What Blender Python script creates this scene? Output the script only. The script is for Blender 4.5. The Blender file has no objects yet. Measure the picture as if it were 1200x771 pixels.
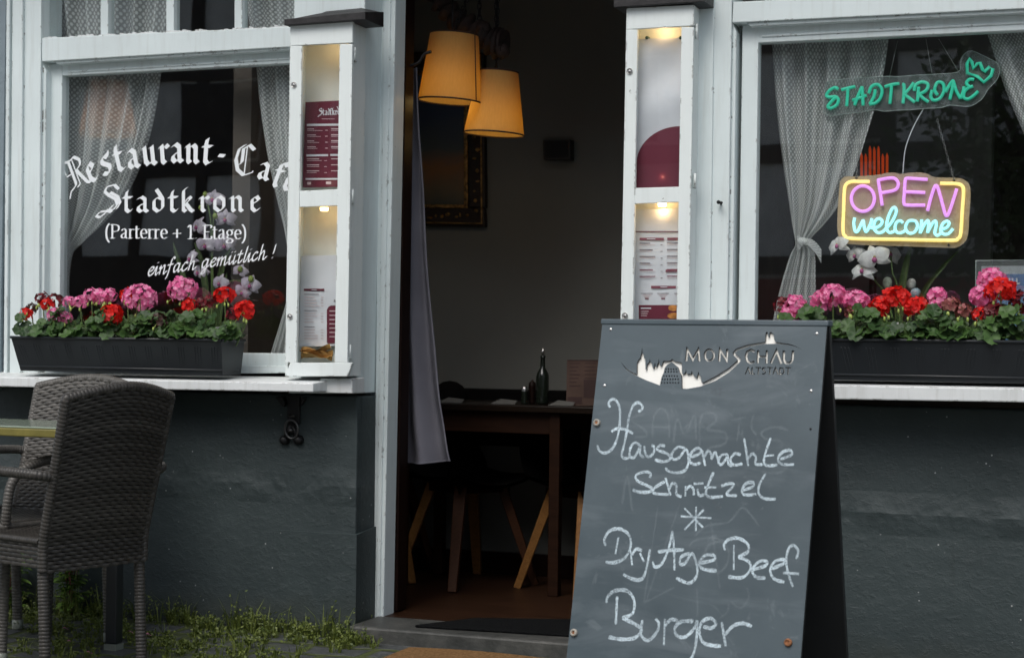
import bpy, bmesh, math, random
from mathutils import Vector, Matrix
random.seed(7)
SC = bpy.context.scene
COL = SC.collection
R = math.radians

# ------------------------------------------------------------------ camera
FPX = 2000.0                                    # focal length in pixels of the 1200 px wide photograph
YAW, PITCH, ROLL = R(20.5), math.atan(14.5/2000.0), R(0.8)
CAM = Vector((6.0*math.sin(YAW), -6.0*math.cos(YAW), 1.08))
FW = Vector((-math.sin(YAW)*math.cos(PITCH), math.cos(YAW)*math.cos(PITCH), math.sin(PITCH)))
RT = Vector((math.cos(YAW), math.sin(YAW), 0.0))
UP = RT.cross(FW)
RT, UP = math.cos(ROLL)*RT + math.sin(ROLL)*UP, -math.sin(ROLL)*RT + math.cos(ROLL)*UP
cam_data = bpy.data.cameras.new('camera')
cam = bpy.data.objects.new('camera', cam_data)
COL.objects.link(cam)
mw = Matrix((RT, UP, -FW)).transposed().to_4x4()
mw.translation = CAM
cam.matrix_world = mw
cam_data.sensor_width = 36.0
cam_data.lens = 36.0*FPX/1200.0
cam_data.clip_end = 500.0
cam_data.dof.use_dof = True
cam_data.dof.focus_distance = 5.6
cam_data.dof.aperture_fstop = 5.0
SC.camera = cam

# ------------------------------------------------------------------ world, sun, exposure
SUN_EL, SUN_ROT = R(52), R(186)
world = bpy.data.worlds.new('World')
SC.world = world
world.use_nodes = True
wn = world.node_tree
sky = wn.nodes.new('ShaderNodeTexSky')
sky.sky_type = 'NISHITA'
sky.sun_disc = False
sky.sun_elevation = SUN_EL
sky.sun_rotation = SUN_ROT
sky.dust_density = 3.0
sky.air_density = 1.0
hsv = wn.nodes.new('ShaderNodeHueSaturation')
hsv.inputs['Saturation'].default_value = 0.55
wn.links.new(sky.outputs[0], hsv.inputs['Color'])
wn.links.new(hsv.outputs[0], wn.nodes['Background'].inputs['Color'])
wn.nodes['Background'].inputs['Strength'].default_value = 0.15
sun_data = bpy.data.lights.new('sun', 'SUN')
sun_data.energy = 1.2
sun_data.angle = R(35)
sun_data.color = (1.0, 0.97, 0.93)
sun = bpy.data.objects.new('sun', sun_data)
COL.objects.link(sun)
# Nishita: rotation 0 = +Y, increasing towards +X
sd = Vector((math.sin(SUN_ROT)*math.cos(SUN_EL), math.cos(SUN_ROT)*math.cos(SUN_EL), math.sin(SUN_EL)))
sun.rotation_euler = (-sd).to_track_quat('-Z', 'Y').to_euler()
SC.view_settings.view_transform = 'Standard'
SC.view_settings.look = 'None'
SC.view_settings.exposure = 0.32
SC.view_settings.gamma = 1.0
SC.view_settings.use_curve_mapping = False
SC.cycles.max_bounces = 10
SC.cycles.transparent_max_bounces = 24

# ------------------------------------------------------------------ unprojection onto real planes
def ray(px, py):
    return FW*FPX + RT*(px-600.0) - UP*(py-385.5)
def P(px, py, Y=0.0):
    r = ray(px, py)
    return CAM + r*((Y-CAM.y)/r.y)
def G(px, py, z=0.0):
    r = ray(px, py)
    return CAM + r*((z-CAM.z)/r.z)
def PD(px, py, D):
    return CAM + ray(px, py)*(D/FPX)
def on_plane(px, py, o, n):
    r = ray(px, py)
    return CAM + r*((o-CAM).dot(n)/r.dot(n))

# ------------------------------------------------------------------ scene graph helpers
def tag(o, label=None, cat=None, group=None, kind=None):
    if label: o['label'] = label
    if cat: o['category'] = cat
    if group: o['group'] = group
    if kind: o['kind'] = kind
    return o
def thing(name, label, cat, loc=(0, 0, 0), rz=0.0, group=None):
    o = bpy.data.objects.new(name, None)
    o.empty_display_size = 0.1
    COL.objects.link(o)
    o.location = loc
    o.rotation_euler = (0, 0, rz)
    return tag(o, label, cat, group)

class MB:
    """collects faces and links them as one mesh object"""
    def __init__(s):
        s.v, s.f, s.m, s.uv, s.sm = [], [], [], {}, []
    def vert(s, p):
        s.v.append(tuple(p)); return len(s.v)-1
    def face(s, idx, m=0, uv=None, smooth=False):
        if uv: s.uv[len(s.f)] = uv
        s.f.append(tuple(idx)); s.m.append(m); s.sm.append(smooth)
    def poly(s, pts, m=0, uv=None, smooth=False):
        s.face([s.vert(p) for p in pts], m, uv, smooth)
    def prism(s, pts, off, m=0):
        """pts: planar outline seen from its front, off: extrusion away from the viewer"""
        n = len(pts); off = Vector(off)
        a = [s.vert(p) for p in pts]; b = [s.vert(Vector(p)+off) for p in pts]
        s.face(a, m); s.face(b[::-1], m)
        for i in range(n):
            j = (i+1) % n
            s.face((a[j], a[i], b[i], b[j]), m)
    def box(s, c, d, m=0, M=None):
        c = Vector(c); x, y, z = d[0]/2, d[1]/2, d[2]/2
        ps = [Vector(p) for p in ((-x,-y,-z),(x,-y,-z),(x,y,-z),(-x,y,-z),(-x,-y,z),(x,-y,z),(x,y,z),(-x,y,z))]
        if M is not None: ps = [M @ p for p in ps]
        i = [s.vert(c+p) for p in ps]
        for q in ((0,3,2,1),(4,5,6,7),(0,1,5,4),(1,2,6,5),(2,3,7,6),(3,0,4,7)):
            s.face([i[k] for k in q], m)
    def box2(s, a, b, m=0):
        s.box([(a[k]+b[k])/2 for k in range(3)], [abs(b[k]-a[k]) for k in range(3)], m)
    def hexa(s, bot, top, m=0):
        i = [s.vert(p) for p in list(bot)+list(top)]
        for q in ((3,2,1,0),(4,5,6,7),(0,1,5,4),(1,2,6,5),(2,3,7,6),(3,0,4,7)):
            s.face([i[k] for k in q], m)
    def tube(s, pts, rad, n=8, m=0, closed=False, caps=True, smooth=True):
        pts = [Vector(p) for p in pts]; N = len(pts)
        if not hasattr(rad, '__len__'): rad = [rad]*N
        rings = []; up = None
        for i, p in enumerate(pts):
            if closed: t = pts[(i+1) % N]-pts[i-1]
            else: t = pts[min(i+1, N-1)]-pts[max(i-1, 0)]
            t = t.normalized() if t.length > 1e-9 else Vector((0, 0, 1))
            if up is None:
                up = Vector((0, 0, 1)) if abs(t.z) < .9 else Vector((1, 0, 0))
            up = (up - t*up.dot(t))
            if up.length < 1e-6: up = t.orthogonal()
            up.normalize(); w = t.cross(up)
            rings.append([s.vert(p + (up*math.cos(2*math.pi*k/n) + w*math.sin(2*math.pi*k/n))*rad[i]) for k in range(n)])
        for i in range(N if closed else N-1):
            a, b = rings[i], rings[(i+1) % N]
            for k in range(n):
                s.face((a[k], a[(k+1) % n], b[(k+1) % n], b[k]), m, None, smooth)
        if caps and not closed:
            s.face(rings[0][::-1], m); s.face(rings[-1], m)
    def lathe(s, prof, c=(0, 0, 0), n=20, m=0, M=None, smooth=True):
        c = Vector(c); rings = []
        for r, z in prof:
            ring = []
            for k in range(n):
                a = 2*math.pi*k/n
                p = Vector((r*math.cos(a), r*math.sin(a), z))
                if M is not None: p = M @ p
                ring.append(s.vert(c+p))
            rings.append(ring)
        for a, b in zip(rings, rings[1:]):
            for k in range(n):
                s.face((a[k], a[(k+1) % n], b[(k+1) % n], b[k]), m, None, smooth)
    def grid(s, fn, nu, nv, m=0, smooth=True, uvfn=None):
        idx = [[s.vert(fn(i/nu, j/nv)) for i in range(nu+1)] for j in range(nv+1)]
        for j in range(nv):
            for i in range(nu):
                uv = None
                if uvfn: uv = [uvfn(a/nu, b/nv) for a, b in ((i, j), (i+1, j), (i+1, j+1), (i, j+1))]
                s.face((idx[j][i], idx[j][i+1], idx[j+1][i+1], idx[j+1][i]), m, uv, smooth)
    def blob(s, c, rad, n=8, m=0, jit=0.0, M=None):
        c = Vector(c); rows = max(4, n//2+1); ids = []
        if not hasattr(rad, '__len__'): rad = (rad,)*3
        for j in range(rows+1):
            th = math.pi*j/rows; row = []
            for k in range(n):
                a = 2*math.pi*k/n; q = 1+random.uniform(-jit, jit)
                p = Vector((rad[0]*math.sin(th)*math.cos(a)*q, rad[1]*math.sin(th)*math.sin(a)*q, rad[2]*math.cos(th)*q))
                if M is not None: p = M @ p
                row.append(s.vert(c+p))
            ids.append(row)
        for j in range(rows):
            for k in range(n):
                s.face((ids[j][k], ids[j+1][k], ids[j+1][(k+1) % n], ids[j][(k+1) % n]), m, None, True)
    def build(s, name, mats, parent=None, bevel=0.0, seg=2, fix=True):
        me = bpy.data.meshes.new(name)
        me.from_pydata(s.v, [], s.f)
        if not isinstance(mats, (list, tuple)): mats = [mats]
        for mt in mats: me.materials.append(mt)
        for p in me.polygons:
            p.material_index = s.m[p.index]; p.use_smooth = s.sm[p.index]
        if s.uv:
            ul = me.uv_layers.new(name='UVMap')
            for fi, uvs in s.uv.items():
                for k, li in enumerate(me.polygons[fi].loop_indices):
                    ul.data[li].uv = uvs[k]
        if fix:
            bm = bmesh.new(); bm.from_mesh(me)
            bmesh.ops.recalc_face_normals(bm, faces=bm.faces)
            bm.to_mesh(me); bm.free()
        me.update()
        o = bpy.data.objects.new(name, me)
        COL.objects.link(o)
        if parent is not None:
            o.parent = parent
        if bevel > 0:
            b = o.modifiers.new('edge', 'BEVEL'); b.width = bevel; b.segments = seg
            b.limit_method = 'ANGLE'; b.angle_limit = R(40); b.harden_normals = False
        return o

def part(mb, name, mats, root, bevel=0., fix=True, seg=2):
    """a part modelled in world coordinates, hung under its thing's Empty"""
    o = mb.build(name, mats, root, bevel, seg, fix)
    o.matrix_parent_inverse = Matrix.LocRotScale(root.location, root.rotation_euler, None).inverted()
    return o

def bar(mb, quad, Yf, Yb, m=0):
    """a board whose front outline (photo pixels) lies in the plane Y=Yf and which is Yb-Yf thick"""
    mb.prism([P(x, y, Yf) for x, y in quad], (0, Yb-Yf, 0), m)

# ------------------------------------------------------------------ materials
class NT:
    def __init__(s, name):
        s.mat = bpy.data.materials.new(name); s.mat.use_nodes = True
        s.t = s.mat.node_tree; s.n = s.t.nodes
        s.bsdf = s.n['Principled BSDF']; s.out = s.n['Material Output']
        s.tc = None
    def new(s, typ, **kw):
        nd = s.n.new(typ)
        for k, v in kw.items(): setattr(nd, k, v)
        return nd
    def link(s, a, b): s.t.links.new(a, b)
    def coord(s, kind='Object', scale=(1, 1, 1)):
        if s.tc is None: s.tc = s.new('ShaderNodeTexCoord')
        mp = s.new('ShaderNodeMapping'); mp.inputs['Scale'].default_value = scale
        s.link(s.tc.outputs[kind], mp.inputs['Vector'])
        return mp.outputs[0]
    def noise(s, scale, detail=4, rough=.55, vec=None, kind='Object', stretch=(1, 1, 1), dist=0):
        nd = s.new('ShaderNodeTexNoise')
        nd.inputs['Scale'].default_value = scale; nd.inputs['Detail'].default_value = detail
        nd.inputs['Roughness'].default_value = rough; nd.inputs['Distortion'].default_value = dist
        s.link(vec if vec is not None else s.coord(kind, stretch), nd.inputs['Vector'])
        return nd.outputs['Fac']
    def ramp(s, fac, stops):
        nd = s.new('ShaderNodeValToRGB')
        e = nd.color_ramp.elements
        while len(e) < len(stops): e.new(0.5)
        for k, (p, c) in enumerate(stops):
            e[k].position = p
            e[k].color = (c, c, c, 1) if not hasattr(c, '__len__') else (*c, 1)
        s.link(fac, nd.inputs[0]); return nd.outputs[0]
    def mix(s, fac, a, b, mode='MIX'):
        nd = s.new('ShaderNodeMix', data_type='RGBA', blend_type=mode)
        for sock, v in ((nd.inputs[0], fac), (nd.inputs[6], a), (nd.inputs[7], b)):
            if hasattr(v, 'is_output'): s.link(v, sock)
            elif hasattr(v, '__len__'): sock.default_value = (*v, 1)
            else: sock.default_value = v
        return nd.outputs[2]
    def math(s, op, a, b=0.5):
        nd = s.new('ShaderNodeMath', operation=op)
        for k, v in enumerate((a, b)):
            if hasattr(v, 'is_output'): s.link(v, nd.inputs[k])
            else: nd.inputs[k].default_value = v
        return nd.outputs[0]
    def bump(s, h, strength=.3, dist=.01, prev=None):
        nd = s.new('ShaderNodeBump')
        nd.inputs['Strength'].default_value = strength; nd.inputs['Distance'].default_value = dist
        s.link(h, nd.inputs['Height'])
        if prev is not None: s.link(prev, nd.inputs['Normal'])
        return nd.outputs[0]
    def set(s, **kw):
        for k, v in kw.items():
            sock = s.bsdf.inputs[k.replace('_', ' ')]
            if hasattr(v, 'is_output'): s.link(v, sock)
            elif hasattr(v, '__len__'): sock.default_value = (*v, 1) if len(v) == 3 else v
            else: sock.default_value = v
        return s

def dull(name, col, rough=.6, metal=0., var=.25, scale=6., bump=.0, bscale=80., spec=.5, island=0.):
    t = NT(name)
    lo = [c*(1-var) for c in col]; hi = [min(1, c*(1+var)) for c in col]
    c = t.ramp(t.noise(scale, 5), [(.3, lo), (.7, hi)])
    if island:
        g = t.new('ShaderNodeNewGeometry')
        v = t.ramp(g.outputs['Random Per Island'], [(0, 1-island), (1, 1+island)])
        c = t.mix(1., c, v, 'MULTIPLY')
    t.set(Base_Color=c, Roughness=rough, Metallic=metal)
    t.bsdf.inputs['Specular IOR Level'].default_value = spec
    if bump: t.set(Normal=t.bump(t.noise(bscale, 3), bump, .004))
    return t.mat

def old_paint(name, col, chip=(.06, .045, .03), amount=.5, grime=.25, bump=.25):
    """thick old paint: brush marks, grime streaks, chips along the edges and in patches"""
    t = NT(name)
    big = t.noise(2.2, 6, .6)
    c = t.ramp(big, [(.3, [x*(1-grime*.5) for x in col]), (.65, col)])
    streak = t.noise(5, 5, .6, stretch=(9, 9, .7))
    c = t.mix(t.ramp(streak, [(.5, 0), (.8, grime)]), c, (.33, .33, .29))
    spots = t.noise(38, 4, .65)
    c = t.mix(t.ramp(spots, [(.70, 0), (.73, .8*amount)]), c, (.16, .14, .11))
    bev = t.new('ShaderNodeBevel'); bev.samples = 4; bev.inputs['Radius'].default_value = .008
    geo = t.new('ShaderNodeNewGeometry')
    dot = t.new('ShaderNodeVectorMath', operation='DOT_PRODUCT')
    t.link(bev.outputs[0], dot.inputs[0]); t.link(geo.outputs['Normal'], dot.inputs[1])
    edge = t.ramp(t.math('SUBTRACT', 1., dot.outputs['Value']), [(.01, 0), (.12, 1)])
    chipn = t.ramp(t.noise(20, 7, .7, stretch=(1, 1, 1)), [(.60-.06*amount, 0), (.63-.06*amount, 1)])
    m = t.math('MULTIPLY', edge, chipn)
    patch = t.ramp(t.noise(7, 8, .72), [(.735-.035*amount, 0), (.745-.035*amount, 1)])
    m = t.math('MAXIMUM', m, t.math('MULTIPLY', patch, .85))
    c = t.mix(m, c, chip)
    h = t.math('SUBTRACT', t.noise(60, 4, .6, stretch=(1, 1, .25)), m)
    t.set(Base_Color=c, Roughness=t.ramp(big, [(.3, .6), (.7, .42)]), Normal=t.bump(h, bump, .003))
    return t.mat

M = {}
M['white_paint'] = old_paint('white_paint', (.70, .785, .79))
M['sill_paint'] = old_paint('sill_paint', (.70, .73, .73), amount=1.0, grime=.4)
M['grey_paint'] = old_paint('grey_paint', (.42, .49, .52), amount=.4)
M['case_paint'] = old_paint('case_paint', (.74, .80, .79), amount=.8, grime=.15)
M['cream'] = dull('cream_board', (.72, .74, .69), .6, var=.12, scale=5)

def wall_mat():
    t = NT('dark_stucco')
    big = t.noise(1.6, 6, .6)
    c = t.ramp(big, [(.3, (.0195, .0305, .0325)), (.7, (.037, .0525, .0545))])
    scuff = t.noise(3.0, 9, .72, stretch=(.8, 1, 2.6), dist=.5)
    c = t.mix(t.ramp(scuff, [(.58, 0), (.78, .30)]), c, (.11, .128, .128))
    vo = t.new('ShaderNodeTexVoronoi'); vo.inputs['Scale'].default_value = 26
    t.link(t.coord('Object'), vo.inputs['Vector'])
    sp = t.ramp(vo.outputs['Distance'], [(.05, 1), (.085, 0)])
    keep = t.ramp(t.noise(6, 2), [(.50, 0), (.56, 1)])
    c = t.mix(t.math('MULTIPLY', sp, keep), c, (.35, .37, .37))
    low = t.new('ShaderNodeSeparateXYZ'); t.link(t.coord('Object'), low.inputs[0])
    damp = t.math('MULTIPLY', t.ramp(low.outputs['Z'], [(.0, 1), (.22, 0)]), t.noise(9, 6, .7))
    c = t.mix(t.ramp(damp, [(.15, 0), (.6, .75)]), c, (.030, .034, .024))
    drip = t.ramp(t.noise(6, 6, .65, stretch=(5, 5, .35)), [(.60, 0), (.78, .45)])
    c = t.mix(drip, c, (.016, .021, .021))
    patch = t.ramp(t.noise(2.1, 3, .5, stretch=(1, 1, 2)), [(.62, 0), (.64, .22)])
    c = t.mix(patch, c, (.026, .036, .038))
    dz = t.math('SUBTRACT', low.outputs['Z'], .54)
    ridge = t.math('MULTIPLY', t.ramp(t.math('ABSOLUTE', dz), [(.0, 1), (.07, 0)]), t.ramp(t.noise(2.6, 4), [(.42, 0), (.62, 1)]))
    c = t.mix(t.math('MULTIPLY', ridge, t.ramp(t.noise(22, 5, .7, stretch=(.5, 1, 3)), [(.45, 0), (.7, .4)])), c, (.12, .14, .145))
    n1 = t.noise(70, 6, .65); n2 = t.noise(9, 5, .6); n3 = t.noise(230, 2)
    lump = t.ramp(t.noise(24, 5, .7, stretch=(1, 1, 1.6)), [(.5, 0), (.72, 1)])
    b = t.bump(n2, .22, .03)
    b = t.bump(ridge, .5, .03, b)
    b = t.bump(lump, .30, .006, b)
    b = t.bump(n1, .26, .004, b)
    b = t.bump(n3, .2, .002, b)
    t.set(Base_Color=c, Roughness=.62, Normal=b)
    return t.mat
M['dark_stucco'] = wall_mat()
M['upper_plaster'] = dull('grey_blue_plaster', (.20, .25, .28), .8, var=.15, bump=.4)

def glass_mat(name, tint=(1, 1, 1), base=.045, gain=.8):
    t = NT(name)
    lw = t.new('ShaderNodeLayerWeight'); lw.inputs['Blend'].default_value = .5
    f = t.math('ADD', t.math('MULTIPLY', t.math('POWER', lw.outputs['Facing'], 4.), gain), base)
    tr = t.new('ShaderNodeBsdfTransparent'); tr.inputs[0].default_value = (*tint, 1)
    gl = t.new('ShaderNodeBsdfGlossy'); gl.inputs['Roughness'].default_value = .0
    wav = t.noise(2.2, 1)
    t.link(t.bump(wav, .05, .02), gl.inputs['Normal'])
    mx = t.new('ShaderNodeMixShader')
    t.link(f, mx.inputs[0]); t.link(tr.outputs[0], mx.inputs[1]); t.link(gl.outputs[0], mx.inputs[2])
    t.link(mx.outputs[0], t.out.inputs['Surface'])
    return t.mat
M['window_glass'] = glass_mat('window_glass', (.95, .965, .965), .095)
M['case_glass'] = glass_mat('case_glass', (.97, .98, .98), .02, .4)
M['black_plastic'] = dull('anthracite_plastic', (.009, .0115, .014), .42, var=.15, bump=.06, bscale=200)
M['black_metal'] = dull('black_iron', (.012, .012, .013), .45, .4, bump=.3, bscale=120)
M['steel'] = dull('steel', (.55, .55, .54), .35, 1., var=.1)
M['lead'] = dull('lead_roof', (.022, .021, .022), .55, .2, var=.5, scale=25, bump=.5, bscale=60)
M['white_letter'] = dull('white_vinyl', (.80, .84, .86), .5, var=.04)
def emit(name, col, strength, base=None):
    t = NT(name)
    t.set(Base_Color=base or col, Roughness=.4, Emission_Color=col, Emission_Strength=strength)
    return t.mat
def wood(name, a, b, scale=3., axis=(1, 12, 12), rough=.5):
    t = NT(name); t.bsdf.inputs['Specular IOR Level'].default_value = .12
    n = t.noise(scale, 6, .6, stretch=axis, dist=1.2)
    t.set(Base_Color=t.ramp(n, [(.3, a), (.7, b)]), Roughness=rough, Normal=t.bump(n, .2, .003))
    return t.mat
# ================================================================== ground, paths
def ground_mat():
    t = NT('mossy_paving')
    br = t.new('ShaderNodeTexBrick')
    br.inputs['Scale'].default_value = 1.0
    br.inputs['Mortar Size'].default_value = .022; br.inputs['Mortar Smooth'].default_value = .6
    br.inputs['Brick Width'].default_value = .24; br.inputs['Row Height'].default_value = .16
    warp = t.new('ShaderNodeVectorMath', operation='MULTIPLY_ADD')
    nz = t.new('ShaderNodeTexNoise'); nz.inputs['Scale'].default_value = 5
    base = t.coord('Object')
    t.link(base, nz.inputs['Vector'])
    t.link(nz.outputs['Color'], warp.inputs[0]); warp.inputs[1].default_value = (.09, .09, 0); t.link(base, warp.inputs[2])
    t.link(warp.outputs[0], br.inputs['Vector'])
    stone = t.ramp(t.noise(14, 6, .65), [(.3, (.035, .040, .042)), (.7, (.085, .092, .092))])
    moss = t.ramp(t.noise(40, 5, .7), [(.3, (.030, .044, .012)), (.7, (.085, .105, .026))])
    mo = t.math('MAXIMUM', br.outputs['Fac'], t.ramp(t.noise(4, 7, .7), [(.52, 0), (.62, 1)]))
    c = t.mix(mo, stone, moss)
    h = t.math('ADD', t.math('MULTIPLY', t.math('SUBTRACT', 1., br.outputs['Fac']), .6), t.math('MULTIPLY', t.noise(50, 5, .7), .5))
    t.set(Base_Color=c, Roughness=.65, Normal=t.bump(h, .8, .02))
    return t.mat
M['ground'] = ground_mat()
g = MB()
g.grid(lambda u, v: Vector((-60+120*u, -60+120*v, 0)), 40, 40, 0, False)
tag(g.build('ground', M['ground'], fix=False), 'dark mossy paving in front of the restaurant', kind='structure')

M['lane'] = dull('bounce_paving', (.24, .24, .23), .8, var=.3, scale=12)  # pale paving out of view, put in to bounce light indoors
g = MB()
g.poly([(-40, -12.9, .004), (40, -12.9, .004), (40, -2.3, .004), (-40, -2.3, .004)])
tag(g.build('lane', M['lane']), 'unseen pale paved lane added to bounce light into the doorway', kind='structure')
# ================================================================== the restaurant front
front = thing('restaurant_building', 'old restaurant front with white window frames above a dark slate painted base wall', 'building', (0, 0, 0))
XL, XR = -5.0, 4.0
xc = P(418, 540).x                                   # corner of the wall at the doorway
w = MB()
w.box2((XL, 0, -.05), (xc, .165, .872))              # below the first window
w.box2((xc-.02, .0301, -.05), (xc+.002, .30, .872))
w.box2((.62, 0, -.05), (XR, .165, .885))             # below the second window
pz = P(415, 622).z
wall = w.build('base_wall', M['dark_stucco'], front, .006)
w = MB()
xs = [(xc-.34, .001), (xc-.20, -.009), (xc-.10, -.016), (xc+.012, -.016)]
for (xa_, ya_), (xb_, yb_) in zip(xs, xs[1:]):
    w.hexa([(xa_, ya_, -.04), (xb_, yb_, -.04), (xb_, .164, -.04), (xa_, .164, -.04)], [(xa_, ya_, pz-.012), (xb_, yb_, pz-.012), (xb_, .164, pz+.004), (xa_, .164, pz+.004)])
w.build('plinth', M['dark_stucco'], front)
w = MB()
w.box2((XL, -.012, .86), (P(6, 200).x, .12, 3.4))
w.box2((P(6, 200).x, .0, 2.62), (XR, .16, 3.4))
w.box2((2.62, .0, .9), (XR, .16, 2.62))
w.build('upper_wall', M['upper_plaster'], front)
w = MB()
w.box2((XL, -.7, 3.4), (XR, 4.2, 3.52))
w.build('eaves', M['lead'], front)

# ---- first window (left of the door)
def window_one():
    fr = MB()
    bar(fr, [(8, -90), (49, -90), (45, 442), (4, 442)], 0, .14)
    bar(fr, [(15, -90), (27, -90), (24, 440), (11, 440)], -.014, 0)
    bar(fr, [(8, -90), (12, -90), (8, 441), (4, 441)], -.022, 0)
    bar(fr, [(49, 45), (352, 31), (352, 54.5), (49, 72.5)], 0, .14)          # transom
    bar(fr, [(44, -92), (452, -100), (452, -60), (44, -52)], .001, .14)      # head
    # chamfered edges towards the casement
    for q in ([(49, 72), (54, 84), (51, 434), (45, 440)],):
        bar(fr, q, .016, .14)
    bar(fr, [(62, 71.8), (345, 54.6), (345, 58.5), (67, 75.5)], .012, .1)
    bar(fr, [(346, -90), (430, -95), (418, 461), (338, 461)], .0015, .165)   # mullion behind the menu case
    o = fr.build('window_frame', M['white_paint'], front, .003)
    cs = MB()
    bar(cs, [(56, 76), (73, 74), (69, 437), (52, 437)], .05, .10)
    bar(cs, [(73, 74), (345, 57), (345, 74), (73, 89)], .051, .10)
    bar(cs, [(69, 412), (348, 414), (348, 435), (68, 437)], .051, .10)
    bar(cs, [(80, 83.5), (345, 67.5), (345, 69.5), (80, 85.5)], .046, .051)
    bar(cs, [(52, 430), (348, 428), (348, 437), (52, 440)], .02, .05)
    cs.build('casement', M['white_paint'], o, .003)
    for x in (118, 195, 275):
        mu = MB()
        bar(mu, [(x, -90), (x+9, -90), (x+8.6, 46-(x-50)*.05), (x-.4, 46-(x-50)*.05)], .03, .075)
        mu.build('muntin', M['white_paint'], o, .002)
    pu = MB()                                                                 # crumbling putty along the lower edge
    for k in range(60):
        x = 52+k*4.9
        y = 45.5-(x-49)*.0462
        h = random.uniform(.3, 3.4)
        bar(pu, [(x, y-h), (x+4.6, y-h*random.uniform(.6, 1)), (x+4.6, y+.4), (x, y+.4)], .012, .05)
    pu.build('putty', M['sill_paint'], o)
    gl = MB()
    bar(gl, [(68, 80), (350, 60), (350, 425), (66, 425)], .075, .079)
    pane = gl.build('window_pane', M['window_glass'], o)
    gl = MB()
    bar(gl, [(46, -90), (352, -95), (352, 36), (46, 50)], .052, .056)
    gl.build('window_pane', M['window_glass'], o)
    return o, pane
win1, pane1 = window_one()
s1 = MB()
def sill(mb, fx, Yf, rise=.016, back=.03):
    """sloping sill: fx = front face corners in pixels"""
    tl, tr, br, bl = [P(x, y, Yf) for x, y in fx]
    z = Vector((0, back-Yf, rise)); zb = Vector((0, back-Yf, 0))
    mb.hexa([bl, br, br+zb, bl+zb], [tl, tr, tr+z, tl+z])
sill(s1, [(-60, 440.5), (367, 449), (367, 459.5), (-60, 452)], -.205)
s1.build('sill', M['sill_paint'], win1, .004)
s1 = MB()
sill(s1, [(375, 443.5), (413, 444), (413, 461), (375, 460)], -.10, .004, .0)
s1.build('sill', M['sill_paint'], win1, .003)

# ---- second window (right of the door)
def window_two():
    fr = MB()
    bar(fr, [(806, -90), (859, -90), (851, 461), (798, 461)], 0, .165)
    bar(fr, [(818, -90), (838, -90), (831, 461), (811, 461)], -.008, 0)
    bar(fr, [(859, 2.5), (1395, -20), (1395, 1), (858, 27)], 0, .14)
    bar(fr, [(800, -95), (1395, -120), (1395, -70), (800, -55)], .001, .14)
    bar(fr, [(858.5, 27), (863, 38), (857, 455), (851.5, 460)], .016, .14)
    bar(fr, [(874, 27), (1395, 1.5), (1395, 6), (879, 31)], .012, .1)
    bar(fr, [(1355, 0), (1400, -2), (1400, 462), (1355, 462)], .0, .14)
    o = fr.build('window_frame', M['white_paint'], front, .003)
    cs = MB()
    bar(cs, [(870, 30), (889, 28), (883, 459), (864, 459)], .05, .10)
    bar(cs, [(889, 27), (1357, 3), (1357, 28), (888, 50.5)], .051, .10)
    bar(cs, [(883, 432), (1357, 436), (1357, 460), (883, 459)], .051, .10)
    bar(cs, [(893, 41), (1357, 17), (1357, 20), (893, 44)], .046, .051)
    cs.build('casement', M['white_paint'], o, .003)
    gl = MB()
    bar(gl, [(884, 40), (1358, 12), (1358, 450), (878, 450)], .075, .079)
    pane = gl.build('window_pane', M['window_glass'], o)
    gl = MB()
    bar(gl, [(857, -90), (1358, -100), (1358, -10), (857, 6)], .052, .056)
    gl.build('window_pane', M['window_glass'], o)
    s = MB()
    sill(s, [(800, 448), (1420, 459), (1420, 475), (800, 465)], -.205)
    s.build('sill', M['sill_paint'], o, .004)
    return o, pane
win2, pane2 = window_two()

# ---- doorway
d = MB()
bar(d, [(446, -120), (466, -120), (449, 735), (437, 733)], .15, .245)
bar(d, [(451, -120), (460, -120), (444.5, 734), (440, 734)], .143, .15)
bar(d, [(742, -120), (775, -120), (770, 735), (737, 735)], .15, .245)
bar(d, [(446, -125), (775, -125), (775, -85), (446, -85)], .149, .245)
d.build('door_frame', M['white_paint'], front, .004)
d = MB()
bar(d, [(428, -120), (447, -120), (441, 463), (418, 461)], .1655, .22)
M['reveal_grey'] = old_paint('reveal_grey', (.20, .25, .275), amount=.3)  # darker blue-grey than the frame beside it
d.build('door_reveal', M['reveal_grey'], front)
d = MB()
dj = MB()                                        # inner dark timber of the doorway
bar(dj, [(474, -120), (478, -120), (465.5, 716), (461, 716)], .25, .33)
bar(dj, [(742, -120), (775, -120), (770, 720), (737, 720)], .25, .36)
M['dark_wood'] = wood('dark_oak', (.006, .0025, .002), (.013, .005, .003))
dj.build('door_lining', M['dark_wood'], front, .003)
def stone_mat():
    t = NT('bluestone')
    c = t.ramp(t.noise(9, 8, .7), [(.32, (.022, .024, .022)), (.5, (.046, .048, .045)), (.75, (.10, .10, .092))])
    t.set(Base_Color=c, Roughness=.55, Normal=t.bump(t.noise(45, 6, .7), .5, .006))
    return t.mat
M['bluestone'] = stone_mat()
d = MB()
d.box2((P(408, 738, -.09).x, -.09, -.05), (.66, .16, .055))
d.build('doorstep', M['bluestone'], front, .008)

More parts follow.
